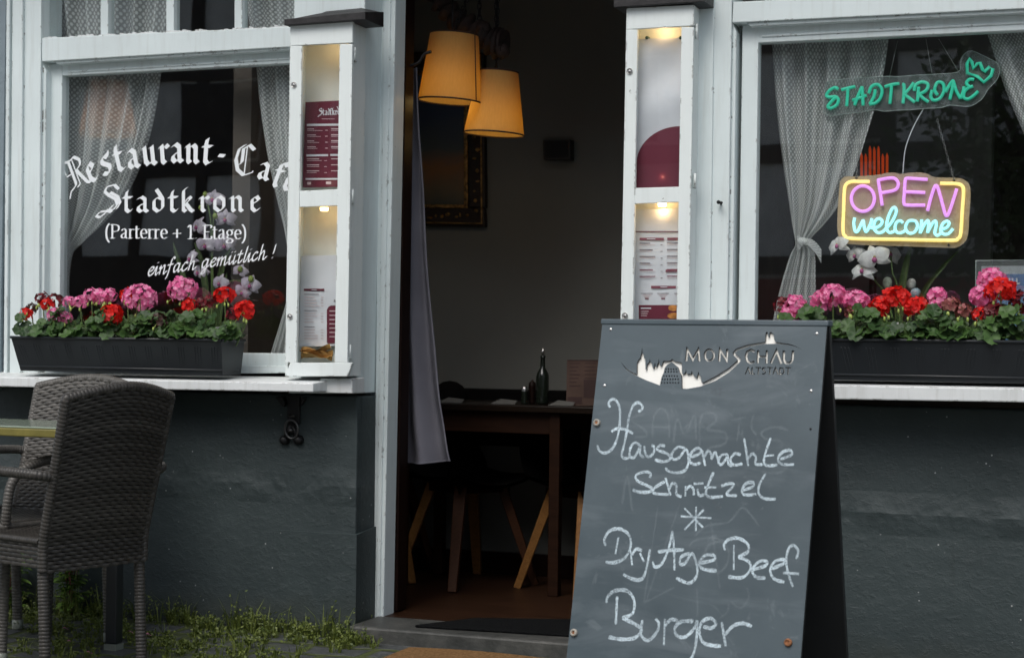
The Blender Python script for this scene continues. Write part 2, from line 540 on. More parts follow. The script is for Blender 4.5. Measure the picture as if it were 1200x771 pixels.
# ---- rooms behind the front
M['room_wall'] = dull('room_wall', (.152, .155, .141), .9, var=.10, scale=1.5, bump=.15, bscale=150)
M['dark_room'] = dull('dark_room', (.15, .125, .105), .8, var=.4, scale=2)
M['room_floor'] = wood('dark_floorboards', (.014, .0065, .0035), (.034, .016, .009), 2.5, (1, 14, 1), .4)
r = MB()
r.box2((-1.25, 1.452, .05), (1.5, 1.55, 3.0))
r.build('room_wall', M['room_wall'], front)
r = MB()
for a, b in (((-1.30, .30, .05), (-1.22, 1.55, 3.0)), ((.66, .36, .05), (.74, 1.45, 3.0)), ((-5, 2.6, .05), (-1.27, 2.7, 3.0)), ((.74, 2.6, .05), (4, 2.7, 3.0)),
             ((-5, .17, .05), (-4.9, 2.6, 3.0)), ((3.9, .17, .05), (4, 2.6, 3.0)), ((-1.27, 1.55, .05), (-1.2, 2.7, 3.0)), ((.7, 1.552, .05), (.76, 2.7, 3.0))):
    r = MB(); r.box2(a, b); r.build('partition', M['dark_room'], front)  # walls put in to divide the rooms and keep window light out
r = MB()
r.box2((-5, .17, 3.0), (4, 2.7, 3.05))
M['ceiling'] = dull('ceiling_paint', (.45, .44, .40), .9, var=.05)
r.build('ceiling', M['ceiling'], front)
r = MB()
r.box2((-5, .161, -.02), (4, 2.7, .055))
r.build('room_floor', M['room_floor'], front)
r = MB()
r.box2((-1.22, 1.425, .055), (.66, 1.4515, .15))
r.build('skirting', M['dark_wood'], front)
for x0, x1 in ((-2.9, -.72), (.80, 2.6)):
    r = MB(); r.box2((x0, .10, .93), (x1, .36, .965))
    r.build('inner_sill', M['dark_wood'], front, .003)
for x0, x1 in ((-5.0, -.62), (.66, 4.0)):
    r = MB(); r.box2((x0, .166, .055), (x1, .19, .93))
    r.build('inner_wall', M['dark_room'], front)

# ---- house on the other side of the lane: seen only mirrored in the window panes
M['old_white'] = dull('old_white_plaster', (.68, .68, .65), .85, var=.15)
M['timber'] = dull('black_timber', (.045, .04, .036), .7)
M['oxblood'] = dull('oxblood_paint', (.16, .022, .018), .6)
M['slate'] = dull('slate', (.05, .055, .06), .6, bump=.5, bscale=20)
house = thing('half_timbered_house', 'half timbered house across the lane mirrored in the window panes', 'house', (0, -13, 0))
h = MB(); h.box2((-13, -5, 0), (7, 0, 6.2)); h.build('wall', M['old_white'], house)
h = MB()
for x in [k*.95-13 for k in range(22)]:
    h.box2((x, .001, 1.9), (x+.16, .05, 6.2))
for z in (1.9, 3.1, 4.3, 5.6):
    h.box2((-13, .002, z), (7, .06, z+.2))
h.build('timber_frame', M['timber'], house)
h = MB(); h.box2((-3.4, .003, 0), (1.5, .09, 1.85)); h.build('shopfront', M['oxblood'], house)
h = MB(); h.box2((-13, .003, 0), (-3.6, .09, 1.9)); h.build('shopfront', M['timber'], house)
for k in range(7):
    x = -12+k*2.6
    h = MB(); h.box2((x, .03, 3.35), (x+1.1, .08, 4.25)); wo = h.build('window', M['timber'], house)
h = MB(); h.hexa([(-13.4, -5.4, 6.2), (7.4, -5.4, 6.2), (7.4, .5, 6.2), (-13.4, .5, 6.2)], [(-13.4, -2.6, 8.6), (7.4, -2.6, 8.6), (7.4, -2.2, 8.6), (-13.4, -2.2, 8.6)])
h.build('roof', M['slate'], house)

tr_ = thing('tree', 'leafy dark tree across the lane mirrored behind the crown sign', 'tree', (1.0, -11.6, 0))
h = MB(); h.tube([(0, 0, 0), (.05, .02, 1.2), (.0, .1, 2.4), (.1, .05, 3.6)], [.16, .13, .10, .05], 10)
for a in range(6): h.tube([(0, .05, 1.6+.3*a), (.7*math.cos(a*2.1), .5*math.sin(a*2.1), 2.3+.35*a)], [.05, .02], 6)
h.build('trunk', M['timber'], tr_)
M['tree_leaf'] = dull('tree_leaf', (.05, .085, .03), .6, var=.5, scale=3)
h = MB()
for k in range(4200):
    u = random.random()**.5; a = random.uniform(0, 6.28); zz = random.uniform(-1, 1)
    lump = 1+.25*math.sin(a*3+zz*4)
    c = Vector((1.5*u*lump*math.cos(a)*math.sqrt(1-zz*zz), 1.1*u*lump*math.sin(a)*math.sqrt(1-zz*zz), 2.7+1.9*zz*u))
    if math.sin(c.x*5)+math.sin(c.z*4.3+1)+math.sin(c.y*6) > 1.3: continue
    d = Vector((random.uniform(-1, 1), random.uniform(-1, 1), random.uniform(-1, 1))).normalized(); e = d.orthogonal().normalized(); r = random.uniform(.04, .09)
    h.poly([c-d*r, c+e*r*.5, c+d*r, c-e*r*.5])
h.build('crown', M['tree_leaf'], tr_, fix=False)
# ================================================================== lettering and stroke helpers
def smooth(pts, n=4, closed=False):
    """Catmull-Rom through 2D/3D points"""
    pts = [Vector(p) for p in pts]; N = len(pts); out = []
    if N < 3: return pts
    rng = range(N) if closed else range(N-1)
    for i in rng:
        p0 = pts[(i-1) % N] if (closed or i > 0) else pts[0]
        p1 = pts[i]; p2 = pts[(i+1) % N]
        p3 = pts[(i+2) % N] if (closed or i < N-2) else pts[-1]
        for k in range(n):
            t = k/n
            out.append(.5*((2*p1)+(p2-p0)*t+(2*p0-5*p1+4*p2-p3)*t*t+(3*p1-p0-3*p2+p3)*t*t*t))
    if not closed: out.append(pts[-1])
    return out

def outline(pts, w):
    """polygon around a 2D polyline with mitred corners"""
    pts = [Vector(p) for p in pts]; L, Rr = [], []
    for i, p in enumerate(pts):
        a = (pts[i]-pts[i-1]).normalized() if i > 0 else None
        b = (pts[i+1]-pts[i]).normalized() if i < len(pts)-1 else None
        a = a or b; b = b or a
        n1 = Vector((-a.y, a.x)); n2 = Vector((-b.y, b.x))
        m = (n1+n2)
        m = m.normalized() if m.length > 1e-6 else n1
        k = w/2/max(.35, m.dot(n1))
        L.append(p+m*k); Rr.append(p-m*k)
    return L+Rr[::-1]

# --- broad-nib skeletons: x in x-heights, y up, baseline 0, x-height 1
BL = {
 'n': (.86, [[(.02,.80),(.16,.95),(.18,.80),(.18,.12),(.30,.0)], [(.22,.76),(.46,.95),(.62,.80),(.62,.12),(.76,0)]]),
 'u': (.86, [[(.04,.86),(.16,.95),(.18,.18),(.32,.0),(.6,.2)], [(.50,.86),(.62,.95),(.62,.12),(.78,0)]]),
 'r': (.62, [[(.02,.80),(.16,.95),(.18,.80),(.18,.12),(.32,.0)], [(.22,.74),(.42,.95),(.56,.80)]]),
 'a': (.78, [[(.14,.80),(.32,.96),(.54,.80),(.54,.12),(.70,0)], [(.54,.54),(.18,.38),(.14,.16),(.30,0),(.54,.2)]]),
 's': (.68, [[(.60,.84),(.42,.96),(.18,.78),(.20,.62),(.54,.40),(.54,.20),(.32,0),(.06,.10)], [(.60,.84),(.70,1.12)]]),
 't': (.60, [[(.28,1.32),(.22,1.1),(.22,.15),(.38,0),(.56,.14)], [(.04,.92),(.54,.92)]]),
 'e': (.68, [[(.18,.46),(.58,.72),(.42,.96),(.17,.74),(.17,.18),(.36,0),(.60,.16)]]),
 'f': (.60, [[(.64,1.24),(.46,1.46),(.24,1.24),(.24,.1),(.38,-.05)], [(.04,.92),(.54,.92)]]),
 'd': (.84, [[(.28,1.42),(.40,1.24),(.66,.80),(.66,.26),(.40,0),(.15,.22),(.15,.72),(.40,.94),(.60,.82)]]),
 'k': (.86, [[(.42,1.50),(.22,1.38),(.20,1.2),(.20,.12),(.34,0)], [(.22,.52),(.52,.94),(.64,.82),(.34,.52),(.62,.12),(.78,0)]]),
 'o': (.80, [[(.40,.97),(.14,.74),(.14,.24),(.40,0),(.66,.26),(.66,.74),(.40,.97)]]),
 '-': (.60, [[(.06,.52),(.48,.52)]]),
 'R': (1.15, [[(.36,1.42),(.36,.14),(.20,.0)], ('h', [(.22,.02),(-.02,-.12),(-.22,-.46)]), [(-.02,1.16),(.14,1.42),(.36,1.36)], ('h', [(.0,1.16),(.02,.74)]), ('h', [(.56,1.44),(.56,.10),(.36,-.02)]),
              [(.40,1.38),(.70,1.54),(.94,1.30),(.90,1.04)], ('h', [(.92,1.06),(.56,.80)]), [(.60,.84),(.84,.30),(.96,.06),(1.10,.0)], ('h', [(.0,.66),(.36,.74)])]),
 'C': (1.20, [[(.56,1.52),(.24,1.26),(.12,.72),(.28,.20),(.66,-.04),(1.10,.14)], ('h', [(1.10,.12),(1.16,.24)]), [(.48,1.34),(.48,.62),(.34,.46)], ('h', [(.68,1.42),(.68,.06)]),
              [(.52,1.30),(.78,1.54),(1.10,1.30)]]),
 'S': (1.15, [[(1.06,1.28),(.84,1.52),(.44,1.40),(.34,1.14),(.56,.92),(.90,.72),(1.0,.42),(.78,.12),(.40,.10)],
              [(.62,1.10),(1.02,.86),(1.14,.50),(.96,.18)], [(.78,.40),(.40,-.04),(.08,-.30),(-.10,-.22),(.10,.02),(.46,.06),(.70,.0)]]),
}
RM = {
 'P': (.95, [[(.22,1.40),(.22,0)], [(.22,1.36),(.56,1.36),(.80,1.22),(.80,.86),(.56,.70),(.22,.70)], [(.02,.03),(.44,.03)], [(.02,1.38),(.3,1.38)]]),
 'E': (.92, [[(.22,1.40),(.22,0)], [(.04,1.37),(.78,1.37),(.80,1.1)], [(.22,.72),(.62,.72)], [(.04,.03),(.80,.03),(.84,.3)]]),
 'a': (.74, [[(.14,.78),(.32,.97),(.52,.84),(.52,.14),(.70,.04)], [(.52,.56),(.2,.42),(.12,.2),(.26,.02),(.52,.2)]]),
 'r': (.58, [[(.18,.97),(.18,0)], [(.18,.72),(.36,.94),(.54,.86)], [(.02,.03),(.38,.03)], [(.04,.94),(.2,.94)]]),
 't': (.50, [[(.2,1.25),(.2,.14),(.32,.02),(.48,.12)], [(.02,.94),(.46,.94)]]),
 'e': (.72, [[(.14,.52),(.62,.54),(.58,.82),(.38,.97),(.16,.76),(.13,.36),(.32,.03),(.64,.16)]]),
 'g': (.76, [[(.36,.97),(.14,.76),(.18,.48),(.38,.38),(.58,.52),(.58,.8),(.36,.97)], [(.55,.9),(.72,.98)], [(.28,.4),(.14,.24),(.24,.1),(.56,.02),(.66,-.16),(.5,-.36),(.2,-.36),(.08,-.2),(.26,-.02)]]),
 '+': (.95, [[(.45,.98),(.45,.1)], [(.08,.54),(.84,.54)]]),
 '1': (.66, [[(.08,1.14),(.34,1.36),(.34,0)], [(.1,.03),(.58,.03)]]),
 '.': (.36, [[(.12,.08),(.2,.08)]]),
 '(': (.46, [[(.40,1.5),(.18,1.1),(.12,.55),(.18,0),(.40,-.4)]]),
 ')': (.46, [[(.06,1.5),(.28,1.1),(.34,.55),(.28,0),(.06,-.4)]]),
 ' ': (.42, []),
}
IT = {
 'e': (.66, [[(.08,.46),(.34,.54),(.56,.76),(.44,.97),(.22,.84),(.10,.42),(.26,.02),(.66,.34)]]),
 'i': (.42, [[(.0,.4),(.18,.97),(.16,.2),(.24,.02),(.46,.34)], [(.2,1.32),(.24,1.38)]]),
 'n': (.80, [[(.04,.6),(.16,.97),(.14,0)], [(.16,.52),(.44,.96),(.54,.82),(.52,.16),(.60,.02),(.82,.34)]]),
 'f': (.60, [[(.62,1.5),(.50,1.72),(.34,1.5),(.24,.6),(.14,-.3),(.02,-.56)], [(.0,.92),(.54,.96)]]),
 'a': (.80, [[(.56,.86),(.34,.97),(.12,.66),(.10,.24),(.24,.03),(.50,.4),(.58,.94),(.54,.16),(.62,.02),(.84,.34)]]),
 'c': (.64, [[(.54,.82),(.38,.97),(.14,.66),(.10,.24),(.26,.02),(.64,.34)]]),
 'h': (.82, [[(.26,1.72),(.12,0)], [(.14,.5),(.42,.96),(.54,.82),(.52,.16),(.62,.02),(.84,.34)]]),
 'g': (.80, [[(.56,.86),(.34,.97),(.12,.66),(.10,.24),(.24,.06),(.50,.4),(.60,.94),(.52,-.1),(.36,-.56),(.12,-.52),(.30,-.2),(.82,.3)]]),
 'm': (1.14, [[(.04,.6),(.16,.97),(.14,0)], [(.16,.52),(.40,.96),(.48,.82),(.46,0)], [(.48,.52),(.74,.96),(.84,.82),(.82,.16),(.90,.02),(1.14,.34)]]),
 'u': (.84, [[(.0,.5),(.16,.97),(.12,.24),(.24,.03),(.50,.4)], [(.60,.97),(.54,.16),(.62,.02),(.86,.34)]]),
 't': (.56, [[(.30,1.4),(.18,.24),(.28,.02),(.58,.34)], [(.0,.96),(.54,1.0)]]),
 'l': (.46, [[(.32,1.74),(.16,.3),(.24,.02),(.50,.34)]]),
 '!': (.40, [[(.24,1.5),(.14,.5)], [(.10,.04),(.12,.10)]]),
 ' ': (.5, []),
}
IT['ü'] = (IT['u'][0], IT['u'][1]+[[(.22,1.28),(.25,1.36)], [(.52,1.28),(.55,1.36)]])
BL['é'] = (BL['e'][0], BL['e'][1]+[[(.28,1.16),(.48,1.48)]])

class Pen:
    """writes nib strokes as thin solid film on a plane"""
    def __init__(s, mb, place, lift=2e-5):
        s.mb, s.place, s.k, s.lift = mb, place, 0, lift
    def quad(s, a, b, nib, m=0):
        """a, b: 2D points; nib: 2D half vector"""
        s.k += 1
        pts = [a-nib, b-nib, b+nib, a+nib]
        s.mb.poly([s.place(p.x, p.y, s.k*s.lift) for p in pts], m)
    def stroke(s, pts, nib, thin, m=0):
        for a, b in zip(pts, pts[1:]):
            d = b-a
            if d.length < 1e-9: continue
            d.normalize(); nrm = Vector((-d.y, d.x))
            # effective half width across the stroke, never below the hairline
            if abs(nib.dot(nrm)) < thin:
                sgn = 1 if nib.dot(nrm) >= 0 else -1
                nb = nib + nrm*(sgn*thin-nib.dot(nrm))
            else: nb = nib
            s.quad(a, b, nb, m)
    def text(s, string, font, origin, xh, step, nib_w, nib_a, thin, rot=0., slant=0., sm=1, spacing=1., m=0):
        x = 0.0
        nib = Vector((math.cos(nib_a), math.sin(nib_a)))*nib_w/2*xh
        c, sn = math.cos(rot), math.sin(rot)
        for ch in string:
            wd, strokes = font[ch]
            for st in strokes:
                hair = st[0] == 'h'
                if hair: st = st[1]
                q = [Vector(((x+p[0]+slant*p[1])*xh*step, p[1]*xh)) for p in st]
                if sm > 1: q = smooth(q, sm)
                q = [Vector((origin[0]+v.x*c-v.y*sn, origin[1]+v.x*sn+v.y*c)) for v in q]
                nb = Vector((nib.x*c-nib.y*sn, nib.x*sn+nib.y*c))
                s.stroke(q, nb*(.12 if hair else 1.), thin*xh/2, m)
            x += wd*spacing
        return x*xh*step
# ================================================================== lettering on the first window pane
def window_text():
    Y = .0735
    def line(fn):
        mb = MB()
        # the pen works in photo pixels with y up; every point lands on the pane's own plane
        fn(Pen(mb, lambda x, y, k: P(x, -y, Y-k)))
        mb.build('lettering', M['white_letter'], win1, fix=False)
    # arched top line: letter, left x, baseline y (photo px), rotation
    arch = [('R', 83, 222, 20), ('e', 105, 214.5, 22), ('s', 121, 206, 19), ('t', 136.5, 201.5, 13), ('a', 150, 198, 10), ('u', 168, 194, 6),
            ('r', 187.5, 192, 4), ('a', 200, 190.5, 2), ('n', 217, 191, -1), ('t', 236, 192, -4)]
    def top(pen):
        for ch, x, y, r in arch:
            pen.text(ch, BL, (x, -y), 22.5 if ch != 'R' else 22.5, .86 if ch != 'R' else 1.0, .265 if ch != 'R' else .18, R(38), .06, R(r))
        pen.text('-', BL, (254, -193), 21, .8, .22, R(60), .05, R(-6))
    line(top)
    def cafe(pen):
        for ch, x, y, r, s in [('C', 272, 203, -7, 23), ('a', 300.5, 208.5, -14, 20.5), ('f', 317, 216, -20, 20.5), ('é', 329.5, 220.5, -24, 20.5)]:
            pen.text(ch, BL, (x, -y), s, .90, .265 if ch != 'C' else .21, R(38), .06, R(r))
    line(cafe)
    def name(pen):
        for ch, x, s in [('S', 115, 21), ('t', 143.5, 18.5), ('a', 159, 18.5), ('d', 177.5, 18.5), ('t', 197, 18.5), ('k', 211, 18.5), ('r', 233.5, 18.5), ('o', 249, 18.5), ('n', 269, 18.5), ('e', 292, 18.5)]:
            pen.text(ch, BL, (x, -(248.5-(x-144)*.005)), s, 1.08, .26 if ch != 'S' else .19, R(38), .065, 0)
    line(name)
    line(lambda pen: pen.text('(Parterre + 1. Etage)', RM, (123, -279.5), 11.8, 1.068, .19, R(6), .085, R(-.4), 0, 3))
    line(lambda pen: pen.text('einfach gemütlich !', IT, (172, -324), 10.4, 1.17, .235, R(40), .12, R(8.2), .30, 3))
window_text()

# ================================================================== lit menu cases
M['burgundy'] = dull('burgundy_print', (.13, .022, .040), .35, var=.1, scale=3)
M['paper'] = dull('white_paper', (.62, .64, .68), .5, var=.06, scale=9, bump=.3, bscale=9)
M['ink'] = dull('grey_ink', (.20, .17, .19), .6)
M['red_ink'] = dull('plum_ink', (.22, .06, .09), .6)
M['pale_ink'] = dull('pale_ink', (.60, .48, .50), .6)
M['warm_led'] = emit('warm_led', (1.0, .62, .25), 9.0)
M['rust'] = dull('rusty_brass', (.22, .12, .05), .5, .6, .4, 60)

def bars(mb, outer, inner, Yf, Yb, m=0):
    """frame between an outer and an inner quad (pixels, TL TR BR BL)"""
    (a, b, c, d), (e, f, g, h) = outer, inner
    bar(mb, [a, b, (b[0]-.0, f[1]+(b[1]-a[1])*.4), (a[0], e[1])], Yf, Yb, m)
    bar(mb, [(a[0], h[1]), (b[0], g[1]), c, d], Yf, Yb, m)
    bar(mb, [(a[0], e[1]), e, h, (d[0], h[1])], Yf+.0005, Yb, m)
    bar(mb, [f, (b[0]-.0, f[1]), (c[0], g[1]), g], Yf+.0005, Yb, m)

def menu_case(label, q):
    Yf = q['Yf']; Yb = -.004
    o = thing('menu_case', label, 'menu case', P(*q['outer'][3], Yb), 0, 'lit menu cases either side of the door')
    base = o.location.copy()
    inv = Matrix.Translation(-base)
    def fin(mb, name, mats, par=o, bevel=.0):
        ob = mb.build(name, mats, par, bevel)
        if par is o: ob.matrix_parent_inverse = inv
        return ob
    tl, tr, br, bl = q['outer']
    W3 = [P(*p, Yf+.018) for p in q['outer']]
    off = Vector((0, Yb-(Yf+.018), 0))
    mb = MB()
    tl3, tr3, br3, bl3 = W3
    th = Vector((.012, 0, 0)); tv = Vector((0, 0, .012))
    mb.prism([tr3-th, tr3, br3, br3-th], off)                         # sides
    mb.prism([tl3, tl3+th, bl3+th, bl3], off)
    mb.prism([tl3+th, tr3-th, tr3-th-tv, tl3+th-tv], off)
    mb.prism([bl3+th+tv, br3-th+tv, br3-th, bl3+th], off)
    fin(mb, 'case_body', M['case_paint'], bevel=.002)
    mb = MB()
    mb.prism([p+Vector((0, Yb-Yf-.018-.008, 0)) for p in (tl3+th-tv, tr3-th-tv, br3-th+tv, bl3+th+tv)], (0, .006, 0))
    fin(mb, 'back_board', M['cream'])
    # door: frame with a cross rail
    mb = MB()
    bars(mb, q['outer'], q['inner'], Yf, Yf+.017)
    (ml, mr, nr, nl) = q['rail']
    bar(mb, [ml, mr, nr, nl], Yf+.001, Yf+.016)
    door = fin(mb, 'case_door', M['case_paint'], bevel=.0018)
    for x, y in q['locks']:
        mb = MB(); c = P(x, y, Yf)
        rot = Matrix.Rotation(R(90), 3, 'X')
        mb.lathe([(.0, .006), (.006, .006), (.0062, .001), (.0095, .0), (.0095, .004), (.011, .003), (.011, -.002)], c, 16, 0, rot)
        mb.box(c+Vector((0, -.0062, 0)), (.0015, .001, .008), 1)
        lk = mb.build('lock', [M['steel'], M['black_metal']], door)
        pass
    for x, y in q['hinges']:
        mb = MB(); c = P(x, y, Yf+.022)
        mb.tube([c+Vector((.004, 0, -.025)), c+Vector((.004, 0, .025))], .004, 8)
        mb.box(c+Vector((.001, .012, 0)), (.004, .02, .05))
        mb.build('hinge', M['case_paint'], door)
    mb = MB()
    il, ir, jr, jl = q['inner']
    mb.prism([P(*p, Yf+.010) for p in ((il[0]-3, il[1]-3), (ir[0]+3, ir[1]-3), (jr[0]+3, jr[1]+3), (jl[0]-3, jl[1]+3))], (0, .003, 0))
    pn = fin(mb, 'case_pane', M['case_glass'])
    # shelf between the two compartments
    sh = MB()
    sa, sb = P(ml[0], (ml[1]+nl[1])/2, Yf+.018), P(mr[0], (mr[1]+nr[1])/2, Yf+.018)
    sh.box2((tl3.x+.013, Yf+.019, min(sa.z, sb.z)-.005), (tr3.x-.013, Yb-.007, min(sa.z, sb.z)+.005))
    fin(sh, 'shelf', M['case_paint'])
    # little warm lights under roof and shelf; the upward one is an added lamp without fixture
    for x, y in q['lights']+[q['added_uplight']]:
        up_ = (x, y) == q['added_uplight']
        c = P(x, y, Yf+.05)
        if not up_:
            mb = MB(); mb.lathe([(.0, -.004), (.013, -.004), (.015, .002), (.015, .008)], c, 14)
            fin(mb, 'case_light', M['warm_led'])
        ld = bpy.data.lights.new('case_lamp', 'POINT'); ld.energy = q['power']; ld.color = (1., .70, .40); ld.shadow_soft_size = .012
        lo = bpy.data.objects.new('case_lamp', ld); COL.objects.link(lo); lo.location = c+Vector((0, 0, .022 if up_ else -.018))
        if up_: ld.energy *= .35
        lo.parent = o; lo.matrix_parent_inverse = inv
    # roof slab with a pitched top
    (ra, rb, rc, rd) = q['roof']                         # front edge TL TR BR BL (pixels)
    Yr = Yf-.025
    A, B, Cc, D = [P(*p, Yr) for p in (ra, rb, rc, rd)]
    k = Vector((0, Yb-Yr, 0)); up = Vector((0, 0, q['pitch']))
    mb = MB()
    mb.hexa([D, Cc, Cc+k, D+k], [A, B, B+k+up*.55, A+k+up*.55])
    m = (A+B)/2
    mb.hexa([A+k*.15+up*.05, B+k*.15+up*.05, B+k+up*.5, A+k+up*.5], [A.lerp(m, .7)+k*.55+up*.6, B.lerp(m, .7)+k*.55+up*.6, B.lerp(m, .55)+k+up, A.lerp(m, .55)+k+up])
    fin(mb, 'case_roof', M['lead'], bevel=.002)
    return o
menu_case('white menu case with a burgundy menu above and a brown leaf inside at its bottom', dict(
    Yf=-.135, outer=[(340, 28), (413, 24), (407, 441), (334, 441)], inner=[(354, 54), (398, 52), (392, 425), (347, 425)],
    rail=[(351, 224), (396, 222), (396, 241), (351, 243)], locks=[(344.5, 100), (340, 371)], hinges=[(414.5, 64), (412, 230), (409, 412)],
    lights=[(389, 48), (380, 246)], power=.030, added_uplight=(376, 219), roof=[(333, 23), (428, 14), (428, 23), (333, 30)], pitch=.05))
menu_case('white menu case with a crumpled white poster above a pale menu behind its glass', dict(
    Yf=-.105, outer=[(734, 10), (813, 6), (806, 437), (726, 437)], inner=[(747, 35), (798.5, 32), (792, 420), (741, 420)],
    rail=[(744, 220.5), (797, 219), (796, 237), (743, 239)], locks=[(738, 84), (732.5, 370)], hinges=[(815, 37), (813, 212), (810, 400)],
    lights=[(777, 31), (776, 241)], power=.075, added_uplight=(776, 215), roof=[(719, -2), (826, -8), (826, 2), (719, 9)], pitch=.05))

# ---- printed sheets inside the cases
def flat(mb, quad, Y, m, lift):
    mb.poly([P(x, y, Y-lift) for x, y in quad], m)
def rect(mb, x0, y0, x1, y1, Y, m, lift, sk=0.):
    flat(mb, [(x0, y0), (x1, y0-sk), (x1, y1-sk), (x0, y1)], Y, m, lift)
def sheet(name, label, cat, quad, Y, mat, prints, group, wave=.0):
    mb = MB()
    a, b, c, d = [P(x, y, Y) for x, y in quad]
    def fn(u, v):
        p = (a*(1-u)+b*u)*(1-v)+(d*(1-u)+c*u)*v
        p.y += -wave*(.5+.5*math.sin(5*u+9*v)*math.cos(7*v-3*u)) 
        return p
    mb.grid(fn, 12, 24)
    mb.grid(lambda u, v: fn(u, v)+Vector((0, .0012, 0)), 12, 24)
    o = mb.build(name, mat, None, fix=False)
    tag(o, label, cat, group)
    pm = MB()
    mats = [M['burgundy'], M['ink'], M['red_ink'], M['pale_ink'], M['paper'], M['orange_food']]
    prints(pm, Y-wave)
    if pm.f: pm.build('print', mats, o, fix=False)
    return o
M['orange_food'] = dull('burger_print', (.42, .17, .04), .5, var=.6, scale=60)
G_S = 'sheets pinned inside the lit menu cases'
Y1 = -.040
def pr1(pm, Y):
    L = .0012
    pen = Pen(pm, lambda x, y, k: P(x, -y, Y-L-k), 1e-5)
    pen.text('Stad', BL, (373, -135.5), 5.4, .8, .24, R(40), .10, R(2.5), m=4)
    pen.text('tkron', BL, (386.5, -135), 5.4, .8, .24, R(40), .10, R(2.5), m=4)
    for q in ([(395, 125), (398, 131)], [(398, 131), (393, 131)], [(387, 129), (388.5, 127)], [(388.5, 127), (390, 129.5)]):
        pen.stroke([Vector((x, -y)) for x, y in q], Vector((.6, 0)), .5, 4)
    rect(pm, 377, 139.4, 392, 140, Y, 3, L)
    rect(pm, 359.5, 145.5, 408, 148, Y, 4, L, .5)
    for r in range(4):
        y = 151+r*7
        rect(pm, 360, y, 368+r % 2*2, y+.9, Y, 3, L); rect(pm, 360, y+2, 378-r*2, y+2.5, Y, 3, L)
        rect(pm, 381, y+1.6, 384, y+2.3, Y, 3, L); rect(pm, 388, y-.3, 406, y+.6, Y, 3, L); rect(pm, 388, y+1.7, 404, y+2.3, Y, 3, L)
    rect(pm, 359, 181.2, 384.5, 183.6, Y, 4, L, .3); rect(pm, 387, 180.8, 408, 183, Y, 4, L, .2)
    for r in range(3):
        y = 186+r*7
        rect(pm, 359.5, y, 374, y+.9, Y, 3, L); rect(pm, 359.5, y+2.2, 377-r*3, y+2.7, Y, 3, L); rect(pm, 380, y+2.2, 383, y+2.8, Y, 3, L); rect(pm, 388, y, 406, y+.8, Y, 3, L)
    rect(pm, 358, 209, 408, 211, Y, 4, L, .2)
    rect(pm, 360, 213.5, 364.5, 216.5, Y, 3, L); rect(pm, 382, 213, 388, 216, Y, 3, L)
sheet('menu_sheet', 'burgundy menu sheet with pale print in the upper compartment of a menu case', 'menu', [(358, 120), (410, 117.5), (407, 219), (354.5, 220)], Y1, M['burgundy'], pr1, G_S)
def pr2(pm, Y):
    L = .0012
    rect(pm, 356, 338.3, 380, 341, Y, 0, L)
    rect(pm, 365, 339.3, 371, 340, Y, 4, L*1.5)
    for r in range(15):
        y = 344.5+r*3.4+(r//5)*2
        rect(pm, 356.5, y, 356.5+random.uniform(10, 18), y+.8, Y, 1 if r % 5 == 0 else 3, L)
        if r % 5: rect(pm, 376, y, 379, y+.8, Y, 3, L)
    pts = [(383, 402), (383, 363), (385, 359.5), (388, 358), (402, 358), (402, 402)]
    pm.poly([P(x, y, Y-L) for x, y in pts], 0)
    for r in range(7): rect(pm, 386, 364+r*5, 392+random.uniform(0, 6), 365+r*5, Y, 3, L*1.6)
    pen = Pen(pm, lambda x, y, k: P(x, -y, Y-L-k), 1e-5)
    pen.text('a', RM, (391, -354), 3, 1, .3, 0, .2, m=1)
sheet('menu_sheet', 'white menu sheet with burgundy box standing just above the brown leaf in its case', 'menu', [(353, 300), (400, 299), (398, 405), (351, 406)], Y1, M['paper'], pr2, G_S, .004)
Y2 = -.035
def pr3(pm, Y):
    L = .0014
    cx, cy, rx, ry = 798, 192, 52, 44
    pts = [(cx-rx*math.cos(a), cy-ry*math.sin(a)) for a in [k*math.pi/2/12 for k in range(13)]]
    pts = [(max(743.5, x), y) for x, y in pts]
    pts += [(812, 148), (812, 222), (743.5, 223), ]
    pm.poly([P(x, y, Y-L) for x, y in pts], 0)
sheet('poster', 'crumpled white poster with a burgundy arch in the case above the chalkboard', 'poster', [(746, 47), (812, 45), (809, 224), (743, 225)], Y2, M['paper'], pr3, G_S, .018)
